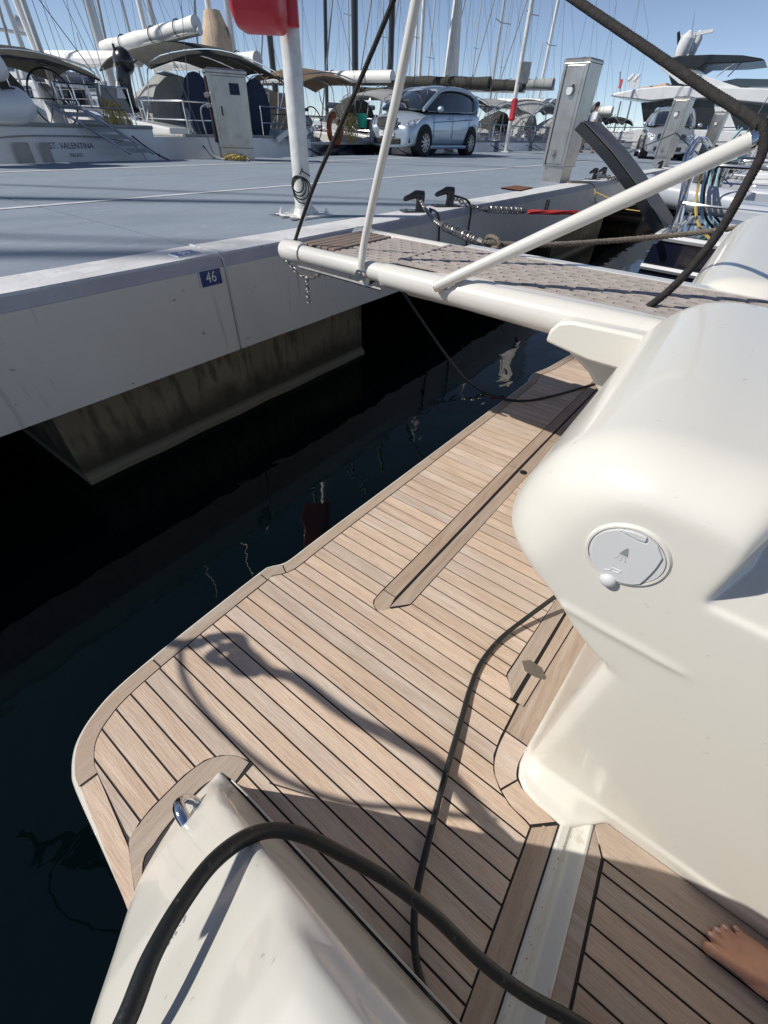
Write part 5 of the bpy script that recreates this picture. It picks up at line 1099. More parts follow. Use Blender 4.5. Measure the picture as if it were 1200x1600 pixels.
# outboard on its bracket, grey board and yellow coils
OB = thing('outboard_motor', 'small black outboard motor stowed upright on the far left yacht rail', 'outboard motor', (6.3, 11.25, 1.7))
o_ = Vector((6.42, 11.2, 0))
def oz(px, py, y=11.2): p = ony(px, py, y); return p
M().ball(oz(193, 96), (0.17, 0.22, 0.20), 14, 10).build('cowling', 'black', OB, smooth=60)
M().tube([oz(183, 90), oz(176, 68)], [0.035, 0.022], 8).build('tiller', 'black', OB)
M().tube([oz(192, 108), oz(194, 130), oz(203, 155), oz(210, 172)], [0.12, 0.13, 0.09, 0.05], 10).build('leg', 'black', OB)
M().ball(oz(211, 172), (0.05, 0.16, 0.05), 10, 8).build('gearcase', 'black', OB)
M().obox(oz(192, 141), (0.13, 0, 0), (0, 0.03, 0), (0.05, 0, 0.12)).build('bracket_board', 'boatwhite', OB, smooth=0)
brd = [oz(150, 131), oz(186, 137), oz(210, 178), oz(158, 170)]
M().loft([brd, [p+Vector((0, 0.05, 0)) for p in brd]]).build('stern_board', 'canvas_grey', None, label='grey rectangular board lashed to the rail beside the outboard', cat='board', smooth=0)
m = M()
for k in range(9):
    c = oz(172+3.2*k, 188+4*(k % 3), 11.05); m.tube([c+Vector((0.10*cos(a)+0.02*sin(3*a+k), 0.04*sin(a+k), 0.34*sin(a)*(1-0.05*k))) for a in [2*pi*j/16 for j in range(16)]], 0.012, 5, True)
m.build('rope_coils', 'yellow', None, label='hanks of yellow rope hung on the stern rail beside the outboard', cat='rope')

b2z0 = zat(8.55, 16.0, 74); b2z1 = zat(8.65, 11.7, 36)
B2 = sailboat('white sailboat with a long white sail cover and dark bimini beside the blue notice pedestal', 9.35, YF+0.15, L=13, B=4.3, F=1.50, mast_y=4.9, mast_x=-0.65, mast='alu', mr=0.12, mh=17, boom=(4.8, b2z0, 0.65, b2z1), boom_m='sail', boom_r=0.125, bim=(1.95, 0.75, 2.9, 2.72, 0.36), bim_m='canvas_dark', hood='canvas_grey', tw=0.93)
for s_, x in ((0, -1.0), (1, 0.75)):
    c = Vector((9.35+x, YF+0.75, 2.05)); m = M(); rg = []
    for k, (a, b) in enumerate(((0, 1), (1, 1))): rg.append([c+Vector((0.42*cos(t_)*0.9, -0.05+0.10*k, 0.58*sin(t_))) for t_ in [2*pi*j/20 for j in range(20)]])
    m.loft(rg).build('wheel_cover', 'canvas_blue', None, label=('dark oval wheel cover left of the blue notice pedestal', 'dark oval wheel cover right of the blue notice pedestal')[s_], cat='wheel cover', group='dark wheel covers', smooth=50)
m = M()
for k in range(5):
    c = Vector((8.35+0.05*k, YF+0.1, 1.95-0.02*k)); m.tube([c+Vector((0.14*cos(a), 0.03*sin(2*a), 0.42*sin(a))) for a in [2*pi*j/16 for j in range(16)]], 0.014, 5, True)
m.build('hose_coil', 'bluerope', None, label='pale blue hose looped over the rail left of the cabinet pedestal', cat='hose')
b3z = zat(12.5, 15.0, 92)
B3 = sailboat('dark navy sailboat with tan sprayhood and brown bimini behind the near lamp post', 12.7, YF+0.2, L=12.5, B=3.7, F=1.38, hull='navy', stripe='boatwhite', mast_y=8.0, mast_x=-0.6, mast='mastwhite', mr=0.08, mh=15, boom=(7.8, b3z, 2.6, zat(12.5, 13.7, 96)), boom_m='sail', boom_r=0.17, bim=(1.45, 0.2, 2.3, 2.72, 0.22), bim_m='canvas_brown', hood='canvas_tan')
m = M()
for k in range(6):
    c = Vector((12.85+0.06*k, YF+0.05, 1.80-0.05*(k % 2))); m.tube([c+Vector((0.16*cos(a), 0.02*sin(2*a), 0.30*sin(a))) for a in [2*pi*j/16 for j in range(16)]], 0.013, 5, True)
m.build('rope_coils', 'yellow', None, label='hank of yellow rope on the stern rail of the navy sailboat', cat='rope')
hp_ = Vector((12.35, YF+0.10, 1.75)); M().tube([hp_+Vector((0.26*cos(a), 0.0, 0.30*sin(a))) for a in [pi*0.5+pi*1.7*j/16 for j in range(17)]], 0.075, 10).build('horseshoe_buoy', 'orange', None, label='dark orange horseshoe buoy hanging on the navy sailboat rail', cat='lifebuoy')
M().tube([(13.55, YF+0.05, 1.80), (13.55, YF+0.05, 2.12)], [0.14, 0.17], 14).build('bucket', 'greenp', None, label='teal green bucket hung behind the black cord', cat='bucket')
M().ball((14.35, YF+0.1, 1.85), 0.24, 14, 10).build('fender_ball', 'pink', None, label='pink ball fender hanging left of the pale blue car', cat='fender')
# striped folding gangway of B2
gg = thing('boarding_plank', 'white folding boarding plank tilted beside the right wheel cover', 'gangway', (10.5, 10.9, 1.5))
M().obox((10.55, 11.0, 1.72), (0.55, 0, 0.22), (0, 0.03, 0), (-0.02, 0, 0.05)).build('plank', 'boatwhite', gg, smooth=0)
for k in range(7): M().obox((10.35+0.16*k, 10.9, 1.45+0.055*k), (0.04, 0, 0.02), (0, 0.06, 0), (-0.02, 0, 0.04)).build('rung', 'boatwhite', gg, smooth=0)
b4z = zat(16.9, 12.4, 120); 
B4 = sailboat('white sailboat with black mast and long white boom behind the pale blue car', 16.9, YF+0.1, L=13, B=3.9, F=1.40, mast_y=7.3, mast='mastblack', mr=0.12, mh=19, boom=(8.0, zat(16.9, 18.9, 122), 1.3, b4z), boom_m='mastwhite', boom_r=0.17, bim=(1.6, 0.4, 2.4, 2.55, 0.2), bim_m='canvas_grey', hood='canvas_dark')
B5 = sailboat('white sailboat with thick black mast just left of the white stanchion', 21.2, YF+0.1, L=14, B=4.1, F=1.45, mast_y=7.4, mast_x=1.0, mast='mastblack', mr=0.15, mh=21, boom=(7.4, 3.0, 1.8, 3.0), boom_m='canvas_dark', boom_r=0.2, bim=(1.7, 0.4, 2.6, 2.7, 0.22), bim_m='canvas_dark', hood='canvas_dark')
B6 = sailboat('white sailboat with dark covers right behind the pale blue car roof', 25.3, YF+0.1, L=13, B=4.0, F=1.45, mast_y=7.6, mast_x=0.0, mast='mastblack', mr=0.15, mh=20, boom=(7.4, 3.6, 1.8, 3.5), boom_m='canvas_dark', boom_r=0.2, bim=(1.6, 0.5, 2.6, 2.65, 0.25), bim_m='canvas_grey', hood='canvas_grey')
B7 = sailboat('white sailboat with grey arched bimini between the car and the distant lamp post', 29.4, YF+0.1, L=14, B=4.2, F=1.45, mast_y=8.1, mast_x=-0.6, mast='mastwhite', mr=0.10, mh=18, boom=(7.8, 3.7, 1.6, 3.6), boom_m='canvas_dark', boom_r=0.22, bim=(1.9, 0.2, 2.8, 2.6, 0.42), bim_m='canvas_grey', hood='canvas_dark')
B8 = sailboat('white sailboat with broad white mast and loosely hoisted sail behind the car', 33.4, YF+0.1, L=15, B=4.4, F=1.5, mast_y=8.2, mast_x=-0.9, mast='mastwhite', mr=0.20, mh=22, boom=(7.8, 3.9, 1.5, 3.9), boom_m='canvas_grey', boom_r=0.22, bim=(1.9, 0.2, 2.8, 2.8, 0.3), bim_m='canvas_dark', hood='canvas_grey')
# hoisted triangular sails of B8
for s_, w1, w2 in ((0, -0.75, -0.12), (1, 0.12, 1.0)):
    L_().loft([[(-0.9+w1, 8.2, 4.2), (-0.9+w2, 8.25, 4.2), (-0.9+w2*0.3, 8.2, 8.5), (-0.9+w1*0.3, 8.2, 8.5)], [(-0.9+w1, 8.3, 4.2), (-0.9+w2, 8.35, 4.2), (-0.9+w2*0.3, 8.3, 8.5), (-0.9+w1*0.3, 8.3, 8.5)]]).go('loose_sail', 'sail', B8, smooth=0)
L_().tube([(-0.5, 8.4, 1.5), (-0.5, 8.4, 23)], 0.18, 12).go('second_mast', 'mastwhite', B8)
sailboat('white sailboat beyond the left edge of the view, fifth from the name board', -10.9, YF, L=14, B=4.2, F=1.5, mast_y=7.5, mr=0.13, mh=22, boom=(7.4, 3.1, 1.8, 3.1), boom_r=0.2, bim=None)
sailboat('white sailboat farthest beyond the left edge of the view', -14.9, YF, L=14, B=4.2, F=1.5, mast_y=7.9, mr=0.13, mh=23, boom=(7.4, 3.1, 1.8, 3.1), boom_r=0.2, bim=None)
specs = [(38.0, 'alu', 'canvas_grey', 'sail'), (42.3, 'alu', 'canvas_dark', 'canvas_grey'), (46.8, 'mastwhite', 'canvas_dark', 'sail'), ]
labs = ['white sailboat with grey bimini just right of the distant lamp post', 'white sailboat with charcoal bimini, second right of the distant lamp post', 'white sailboat half hidden by the big steel pedestal', 'white sailboat with tan hood behind the big steel pedestal', 'white sailboat with grey covers left of the walking person', 'last white sailboat of the row beside the walking person']
for (x, mt_, bm_, sc_), lb in zip(specs, labs):
    sailboat(lb, x, YF+0.1, L=13, B=4.1, F=1.45, mast_y=7.5+random.uniform(-.6, .6), mast=mt_, mr=0.09, mh=17+random.uniform(-2, 3), boom=(7.4, 3.3, 1.8, 3.3), boom_m=sc_, boom_r=0.26, bim=(1.7, 0.3, 2.5, 2.6, 0.3), bim_m=bm_, hood='canvas_grey', wheel=False)
B4t = None
# --- second row: simpler boats seen only through masts and covers
def far_boat(px, py, y, label, mr=0.09, mast='alu', lean=0.0, cover=None, top=25, sail=None, name='sailboat'):
    p = ony(px, py, y); L = 12; t = thing(name, label, 'sailboat', (p.x, y-6.5, 0), group='sailing boats in the rows beyond', rotz=0)
    L_().loft(hull_rings(12, 3.8, 1.5, 0.9)).go('hull', 'boatwhite', t, smooth=35)
    L_().loft([[(-1.3, 3, 1.45), (-1.1, 3, 2.0), (1.1, 3, 2.0), (1.3, 3, 1.45)], [(-0.8, 9, 1.6), (-0.6, 9, 1.8), (0.6, 9, 1.8), (0.8, 9, 1.6)]]).go('coachroof', 'boatwhite', t, smooth=0, bevel=0.08)
    ms = L_().tube([(0, 6.5, 1.4), (lean, 6.5, top)], [mr, mr*0.8], 10).go('mast', mast, t)
    for h in (0.36, 0.66): L_().tube([(lean*h-1.0, 6.4, top*h), (lean*h+1.0, 6.4, top*h)], 0.03, 5).go('spreader', mast, ms)
    for s_ in (-1, 1):
        L_().tube([(s_*1.7, 6.2, 1.5), (lean*.36+s_*1.0, 6.4, top*0.36), (lean*.66+s_*1.0, 6.4, top*0.66), (lean, 6.5, top)], 0.009, 4).go('shroud', 'wire', t)
    
    L_().tube([(0, 0.1, 1.6), (lean, 6.5, top)], 0.009, 4).go('backstay', 'wire', t)
    L_().tube([(0, 6.3, 2.9), (0, 1.9, 2.8)], [0.17, 0.13], 10).go('sail_cover', cover or 'canvas_blue', t)
    if sail: 
        z0 = zat(p.x, y, sail[0]); z1 = zat(p.x, y, sail[1])
        L_().tube([(lean*0.2, 6.2, 3.0), (lean*.2, 6.2, z0), (lean*.25, 6.25, (z0+z1)/2), (lean*.3, 6.3, z1)], [0.75, 0.85, 0.62, 0.42], 10).go('sail_bag', 'canvas_tan', t)
    return t
rows = [(72, 100, 17.5, 'sailboat with pale mast left of the grey lashed board', 0.10, 'mastwhite', -1.2, 'sail', 20, None), (254, 100, 24, 'sailboat with thin pale mast left of the cabinet pedestal', 0.12, 'alu', 0, None, 25, None), (334, 62, 27, 'sailboat with tan sail bag hoisted above the dark bimini', 0.16, 'mastwhite', 0, 'canvas_tan', 25, (66, 18)), (364, 72, 26, 'sailboat with grey mast right of the tan sail bag', 0.16, 'alu', 0, None, 25, None), (506, 80, 30, 'sailboat with dark leaning mast right of the near lamp post', 0.14, 'mastblack', 1.2, None, 24, None), (648, 100, 40, 'distant sailboat with thin white mast just right of the stanchion', 0.13, 'mastwhite', 0, None, 26, None), (668, 100, 46, 'distant sailboat with thin leaning mast above the car windscreen', 0.10, 'alu', 1.5, None, 25, None), (790, 60, 60, 'distant sailboat with hair thin mast left of the distant lamp post', 0.12, 'alu', 0, None, 34, None), (30, 60, 26, 'sailboat with white sail bag at the far left edge', 0.10, 'alu', 0, None, 24, None), (205, 60, 38, 'distant sailboat with thin mast above the long white sail cover', 0.10, 'alu', 0, None, 30, None), (418, 60, 44, 'distant sailboat with thin mast behind the lifebuoy box', 0.11, 'alu', 0, None, 30, None), (545, 60, 50, 'distant sailboat with thin mast between the two black masts', 0.11, 'alu', 0, None, 32, None), (598, 60, 56, 'distant sailboat with thin mast left of the second black mast', 0.11, 'alu', 0, None, 32, None), (745, 60, 52, 'distant sailboat with thin mast above the rear of the car', 0.11, 'alu', 0, None, 34, None), (838, 120, 75, 'distant sailboat with short mast left of the big steel pedestal', 0.13, 'alu', 0, None, 22, None)]
for px, py, y, lb, mr_, mt_, ln, cv, tp_, sl_ in rows: far_boat(px, py, y, lb, mr_, mt_, ln, cv, tp_, sl_)

# --- far motor yachts
def motor_yacht_small(loc, rot, lab, sc=1.0):
    t = thing('motor_yacht', lab, 'motor yacht', loc, group='distant white motor yachts', rotz=rot); t.scale = (sc, sc, sc)
    L_().loft(hull_rings(16, 4.6, 2.0, 0.95, 0.5)).go('hull', 'boatwhite', t, smooth=35)
    for z0, z1, y0, y1, w_ in ((2.0, 3.2, 1.5, 11, 1.9), (3.2, 4.3, 2.5, 8.5, 1.7)):
        h = L_().loft([[(-w_, y0, z0), (w_, y0, z0), (w_, y1+1.2, z0), (-w_, y1+1.2, z0)], [(-w_*0.9, y0, z1), (w_*0.9, y0, z1), (w_*0.8, y1-0.6, z1), (-w_*0.8, y1-0.6, z1)]]).go('deckhouse', 'boatwhite', t, smooth=0, bevel=0.08)
        for s_ in (-1, 1):
            for k in range(4): L_().obox((s_*(w_*0.955+0.01), y0+1.4+k*(y1-y0-2)/4, (z0+z1)/2+0.1), (0.03, 0, 0), (0, 0.75, 0), (-s_*0.03, 0, 0.25)).go('window', 'glass', h, smooth=0)
        L_().obox((0, y0-0.01, (z0+z1)/2), (w_*0.7, 0, 0), (0, 0.02, 0), (0, 0, 0.40)).go('window', 'glass', h, smooth=0)
    L_().tube([(-1.5, 4.5, 4.3), (-1.3, 4.6, 5.3), (1.3, 4.6, 5.3), (1.5, 4.5, 4.3)], 0.10, 8).go('radar_arch', 'boatwhite', t)
    L_().ball((-0.7, 4.6, 5.75), (0.35, 0.35, 0.42), 12, 8).ball((0.8, 4.6, 5.7), (0.3, 0.3, 0.36), 12, 8).go('satellite_dome', 'boatwhite', t)
    L_().tube([(0, 4.6, 5.3), (0, 4.6, 7.5)], 0.03, 5).go('aerial', 'wire', t)
    return t
p = ony(100, 190, 40); motor_yacht_small((p.x, 36, 0), 0.25, 'white motor yacht with twin domes seen behind the far left yacht')
p = ony(200, 195, 60); motor_yacht_small((p.x, 56, 0), 0.6, 'smaller white motor yacht beyond the grey lashed board')
p = ony(820, 195, 90); motor_yacht_small((p.x, 86, 0), 1.1, 'distant white motor yacht beyond the boats right of the lamp post', 1.3)
p = ony(860, 195, 110); motor_yacht_small((p.x, 104, 0), 0.9, 'most distant motor yacht at the edge of the big steel pedestal', 1.3)

# ================================================================== NEAR ROW (neighbour yachts, bows away from the quay)
N1 = sailboat('navy hulled sailboat moored next to the gangway with steel stern rails', 7.75, 0.78, L=14, B=4.3, F=1.06, hull='navy', stripe='boatwhite', mast_y=9, mr=0.12, mh=18, bim=None, hood=None, rot=pi, tw=0.92, group='sailing boats moored along the near side', fl=False, stays=False)
# steel stern arch, boarding gate and clutter of coloured lines
m = L_()
for x in (1.25, 1.55): m.tube(spline([(x, 0.1, 1.05), (x, 0.0, 1.5), (x-0.1, -0.1, 1.72), (x-0.5, -0.1, 1.86), (x-1.0, -0.05, 1.8)], 4), 0.02, 8)
m.go('stern_arch', 'chrome', N1)
for k, (mt_, x) in enumerate((('bluerope', 1.1), ('rope', 0.9), ('bluerope', 0.6), ('yellow', 1.5), ('rope', 0.3), ('bluerope', -0.1), ('rope', -0.4))):
    L_().tube(spline([(x, 0.25, 1.95-0.05*k), (x-0.1, 0.1, 1.6), (x+0.12, 0.25, 1.25), (x+0.2, 0.5, 1.08)], 4), 0.013, 5).go('deck_line', mt_, N1)
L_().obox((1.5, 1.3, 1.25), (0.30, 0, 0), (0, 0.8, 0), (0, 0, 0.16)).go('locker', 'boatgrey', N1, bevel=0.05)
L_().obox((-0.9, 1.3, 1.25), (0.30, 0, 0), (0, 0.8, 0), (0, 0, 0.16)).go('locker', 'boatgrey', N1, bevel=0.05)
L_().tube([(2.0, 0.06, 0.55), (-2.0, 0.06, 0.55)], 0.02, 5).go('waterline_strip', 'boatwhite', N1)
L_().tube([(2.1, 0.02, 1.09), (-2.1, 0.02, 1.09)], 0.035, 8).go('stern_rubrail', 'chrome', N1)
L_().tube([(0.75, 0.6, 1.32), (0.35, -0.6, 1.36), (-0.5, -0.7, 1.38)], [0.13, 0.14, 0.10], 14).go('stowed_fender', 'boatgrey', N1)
# folded black gangway raised beside it
gw = thing('raised_gangway', 'black carbon gangway folded up at a slant in front of the big steel pedestal', 'gangway', (6.3, 0.75, 1.05))
def gp(px, py, x): return onx(px, py, x)
LE = [gp(1045, 372, 6.1), gp(1000, 300, 6.1), gp(955, 240, 6.1), gp(925, 207, 6.1), gp(908, 190, 6.1)]
RE = [p+Vector((0.72, 0.0, 0)) for p in LE]
M().loft([[a, b, b+Vector((0, 0.05, -0.065)), a+Vector((0, 0.05, -0.065))] for a, b in zip(LE, RE)]).build('frame', 'black', gw, smooth=40)
M().loft([[a+Vector((0.05, -0.006, 0.010)), b+Vector((-0.03, -0.006, 0.010)), b+Vector((-0.03, -0.004, 0.004)), a+Vector((0.05, -0.004, 0.004))] for a, b in zip(LE, RE)]).build('walking_surface', 'tread_grey', gw, smooth=40)
m = M(); m.tube([RE[2], Vector((7.2, 1.2, 1.9)), Vector((8.6, 0.5, 1.4))], 0.007, 5).build('guard_wire', 'wire', gw)
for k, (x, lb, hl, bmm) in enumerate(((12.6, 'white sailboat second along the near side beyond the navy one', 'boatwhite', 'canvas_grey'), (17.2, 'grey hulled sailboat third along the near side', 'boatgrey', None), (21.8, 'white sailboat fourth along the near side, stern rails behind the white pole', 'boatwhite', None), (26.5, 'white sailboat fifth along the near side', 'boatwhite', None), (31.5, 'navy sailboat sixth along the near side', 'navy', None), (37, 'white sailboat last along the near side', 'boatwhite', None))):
    sailboat(lb, x, 1.0, L=12, B=3.9, F=1.2, hull=hl, mast_y=7.5, mr=0.1, mh=16, bim=None, hood='canvas_dark', rot=pi, group='sailing boats moored along the near side', fl=False, wheel=True)
rope_thing('thin yellow line slanting from the rails above the white pole', [onz(930, 300, 1.1), at(990, 318, 6.0), at(1060, 285, 6.6), at(1130, 225, 7.2)], 0.008, 'yellow', False, group='yellow lines')
rope_thing('thin yellow line drooping from the big steel pedestal over the quay edge', [Vector((9.6, 3.05, QZ+0.02)), Vector((10.0, 2.72, QZ)), Vector((10.1, 2.6, QZ-0.25)), onz(945, 322, 0.75), onz(1000, 330, 0.9)], 0.009, 'yellow', False, group='yellow lines')

# ================================================================== LARGE MOTOR YACHT
XY = 53.0
Y_ = lambda px, py, dx=0.0: onx(px, py, XY+dx)
my = thing('motor_yacht', 'large white motor yacht with dark hardtop lying across the end of the quay', 'motor yacht', (XY+3, 3, 0))
def slab(pts, x0, x1, name, mt, parent=my, bev=0.0, taper=None):
    P = [onx(px, py, XY) for px, py in pts]
    return M().loft([[Vector((x0, p.y, p.z)) for p in P], [Vector((x1, p.y, p.z)) for p in P]]).build(name, mt, parent, smooth=30, bevel=bev)
hullr = []
for k in range(15):
    t_ = k/14; y = 13.6-32*t_; w_ = 3.0 if t_ < 0.45 else 3.0*max(0.03, 1-((t_-0.45)/0.55)**2.2); z_ = 2.15+0.9*t_
    hullr.append([(XY+3+s_*w_*a, y-(0.6 if (k == 0 and b > .5) else 0), z_*b) for s_, seq in ((-1, [(1, 1), (1.0, 0.55), (0.9, 0.05), (0.6, -0.2)]), (1, [(0.6, -0.2), (0.9, 0.05), (1.0, 0.55), (1, 1)])) for a, b in seq])
M().loft(hullr).build('hull', 'boatwhite', my, smooth=35)
slab([(952, 150), (962, 145), (1000, 138), (1040, 134), (1130, 136), (1260, 140), (1260, 168), (1110, 154), (1048, 155), (1017, 158)], XY-0.1, XY+6.1, 'upper_deck', 'boatwhite', bev=0.08)
slab([(1000, 160), (1048, 157), (1110, 156), (1260, 170), (1260, 205), (1005, 200)], XY+0.35, XY+5.6, 'saloon_glass', 'black')
slab([(1115, 162), (1135, 164), (1150, 203), (1120, 203)], XY+0.28, XY+0.34, 'window_pillar', 'boatwhite')
slab([(945, 208), (1000, 201), (1260, 208), (1260, 222), (945, 222)], XY-0.05, XY+0.25, 'bulwark', 'boatwhite', bev=0.05)
slab([(1028, 100), (1046, 104), (1100, 118), (1130, 128), (1175, 142), (1120, 142), (1060, 130), (1032, 107)], XY+0.2, XY+0.5, 'side_wing', 'boatwhite', bev=0.04)
slab([(1028, 100), (1046, 104), (1100, 118), (1130, 128), (1175, 142), (1120, 142), (1060, 130), (1032, 107)], XY+5.4, XY+5.7, 'side_wing', 'boatwhite', bev=0.04)
slab([(1039, 104), (1058, 110), (1068, 134), (1048, 134)], XY+0.6, XY+0.9, 'arch_leg', 'black')
slab([(1039, 104), (1058, 110), (1068, 134), (1048, 134)], XY+5.0, XY+5.3, 'arch_leg', 'black')
slab([(1042, 90), (1060, 86), (1110, 84), (1160, 85), (1190, 90), (1195, 93), (1160, 97), (1100, 99), (1088, 106), (1060, 104)], XY+0.4, XY+5.5, 'hardtop', 'black', bev=0.06)
slab([(1120, 128), (1150, 122), (1260, 124), (1260, 134), (1130, 136)], XY+0.3, XY+5.5, 'flybridge_screen', 'glass')
M().tube([onx(1119, 120, XY+0.6), onx(1155, 92, XY+0.6)], 0.05, 6).tube([onx(1137, 120, XY+0.6), onx(1160, 96, XY+0.6)], 0.05, 6).build('hardtop_strut', 'chrome', my)
d1 = onx(1068, 72, XY+2); d2 = onx(1083, 72, XY+3.4)
M().tube([d1-Vector((0, 0, 0.7)), d1-Vector((0, 0, 0.2)), d1+Vector((0, -0.1, 0.45)), d1+Vector((0, -0.15, 0.85))], [0.42, 0.55, 0.5, 0.12], 16).build('satellite_dome', 'boatwhite', my)
M().tube([d2-Vector((0, 0, 0.7)), d2-Vector((0, 0, 0.2)), d2+Vector((0, -0.1, 0.45)), d2+Vector((0, -0.15, 0.85))], [0.32, 0.42, 0.4, 0.12], 16).build('satellite_dome', 'boatwhite', my)
M().obox(onx(1088, 53, XY+2.5), (0.12, 0, 0), (0, 1.15, -0.14), (0, 0, 0.10)).tube([onx(1088, 53, XY+2.5)-Vector((0, 0, 0.9)), onx(1088, 53, XY+2.5)], 0.1, 8).build('radar_bar', 'boatwhite', my)
M().tube([onx(1062, 82, XY+2), onx(1060, 50, XY+2)], [0.18, 0.10], 8).build('mast_fin', 'black', my)
M().tube([onx(1078, 70, XY+2), onx(1086, 18, XY+2)], [0.03, 0.01], 5).build('aerial', 'wire', my)
for px in (961, 977): M().tube([onx(px-2, 206, XY+0.2), onx(px+9, 158, XY+0.2)], 0.06, 6).build('deck_pole', 'steel', my)
for px in (952,): M().tube([onx(948, 206, XY+0.1), onx(962, 178, XY+0.1)], 0.03, 6).build('ensign_staff', 'steel', my)
M().tube([onx(969, 143, XY+2), onx(969, 112, XY+2)], 0.04, 5).build('flag_staff', 'wire', my)
M().obox(onx(970, 131, XY+2), (0.02, 0, 0), (0, 0.12, 0), (0, 0, 0.28)).build('flag', 'redrope', my)
m = M()
for k in range(6): m.tube([onx(982+3*k, 137, XY+3), onx(983+3*k, 126-3*(k % 3), XY+3)], 0.05, 5).ball(onx(983+3*k, 124-3*(k % 3), XY+3), 0.14, 8, 6)
m.build('aerial_cluster', 'boatwhite', my)
slab([(990, 136), (1040, 128), (1052, 134), (1000, 139)], XY+1, XY+5, 'sun_pad', 'canvas_tan')
for k in range(9): M().tube([onx(985+k*24, 206, XY-0.03), onx(986+k*24, 196, XY-0.03)], 0.03, 5).build('rail_post', 'chrome', my)
M().tube([onx(948, 199, XY-0.03), onx(1260, 199, XY-0.03)], 0.03, 5).build('rail', 'chrome', my)
for k in range(4): slab([(1020+k*40, 226), (1042+k*40, 226), (1042+k*40, 229), (1020+k*40, 229)], XY-0.045, XY-0.02, 'hull_window', 'glass')

# ================================================================== PEOPLE
MT['shirt'] = mat('white_tshirt', (0.68, 0.68, 0.68), 0.85); MT['shorts'] = mat('red_shorts', (0.36, 0.05, 0.05), 0.85); MT['hair'] = mat('dark_hair', (0.02, 0.015, 0.012), 0.7)
MT['shorts_blue'] = mat('navy_shorts', (0.03, 0.04, 0.08), 0.85); MT['shoe'] = mat('dark_shoe', (0.03, 0.03, 0.03), 0.7)
wp_ = Vector((27.4, 8.25, QZ+0.004))
pw = thing('person', 'person in white t-shirt and red shorts walking along the quay behind the steel pedestal', 'person', wp_)
fw = Vector((0.75, -0.66, 0)); rt_ = Vector((0.66, 0.75, 0)); Zv = Vector((0, 0, 1))
def wb(f, s, z): return wp_+fw*f+rt_*s+Zv*z
m = M()
for s_, f1, f2, fk in ((-1, 0.28, 0.36, 0.20), (1, -0.22, -0.16, -0.02)):
    m.tube([wb(0, s_*0.09, 0.92), wb(fk*0.6, s_*0.10, 0.70), wb(fk, s_*0.10, 0.48), wb(f1-0.02, s_*0.10, 0.28), wb(f1, s_*0.10, 0.09)], [0.10, 0.085, 0.06, 0.055, 0.04], 10)
    m.tube([wb(f1-0.05, s_*0.10, 0.05), wb(f1+0.08, s_*0.10, 0.04), wb(f1+0.18, s_*0.10, 0.03)], [0.04, 0.042, 0.028], 8)
    m.tube([wb(-0.02, s_*0.19, 1.40), wb(-f1*0.4, s_*0.25, 1.15), wb(-f1*0.5, s_*0.24, 0.98), wb(-f1*0.3+0.05, s_*0.22, 0.82), wb(-f1*0.3+0.10, s_*0.22, 0.74)], [0.05, 0.045, 0.038, 0.03, 0.035], 8)
m.tube([wb(0, 0, 0.88), wb(0, 0, 1.05), wb(0, 0, 1.28), wb(0, 0, 1.42), wb(0.01, 0, 1.50), wb(0.02, 0, 1.56)], [0.15, 0.14, 0.17, 0.15, 0.065, 0.058], 14)
m.ball(wb(0.03, 0, 1.66), (0.085, 0.085, 0.115), 14, 10).ball(wb(0.125, 0, 1.65), 0.018, 8, 6)
bod = m.build('body', 'skin', pw, smooth=0); voxel(bod, 0.014, 6)
M().tube([wb(0, 0, 0.86), wb(0, 0, 1.05), wb(0, 0, 1.28), wb(0, 0, 1.42), wb(0, 0, 1.48)], [0.175, 0.165, 0.195, 0.175, 0.08], 16).tube([wb(0, -0.15, 1.41), wb(-0.1, -0.25, 1.16)], [0.08, 0.07], 10).tube([wb(0, 0.15, 1.41), wb(0.08, 0.25, 1.16)], [0.08, 0.07], 10).build('tshirt', 'shirt', pw, smooth=60)
M().tube([wb(0, 0, 0.97), wb(0, 0, 0.86)], [0.165, 0.17], 14).tube([wb(0, -0.09, 0.90), wb(0.13, -0.10, 0.58)], [0.12, 0.11], 12).tube([wb(0, 0.09, 0.90), wb(-0.02, 0.10, 0.58)], [0.12, 0.11], 12).build('shorts', 'shorts', pw, smooth=60)
M().ball(wb(0.005, 0, 1.70), (0.095, 0.095, 0.10), 14, 10).build('hair', 'hair', pw, smooth=60)

fo_ = thing('person', 'barefoot person at the lower right edge with only the toes of one foot in view', 'person', (0.53, -0.8, DZ))
m = M(); z0 = 0.4525
toes = [((0.497, -0.622), (0.500, -0.668), 0.0135, (0.503, -0.70)), ((0.527, -0.626), (0.521, -0.662), 0.0092, (0.520, -0.70)), ((0.546, -0.638), (0.538, -0.672), 0.0086, (0.535, -0.705)), ((0.563, -0.653), (0.555, -0.685), 0.0082, (0.551, -0.715)), ((0.578, -0.675), (0.572, -0.700), 0.0080, (0.568, -0.725))]
for (tx, ty), (jx, jy), r_, (kx, ky) in toes:
    m.tube([(tx, ty+0.002, z0+r_*0.75), (tx*.9+jx*.1, ty-0.008, z0+r_*0.95), (tx*.5+jx*.5, (ty+jy)/2, z0+r_*1.15), (jx, jy, z0+r_*1.45), (kx, ky, z0+0.022), (kx*.6+0.53*.4, ky-0.05, z0+0.028)], [r_*0.72, r_*1.02, r_*0.92, r_*0.98, r_*1.15, 0.016], 14)
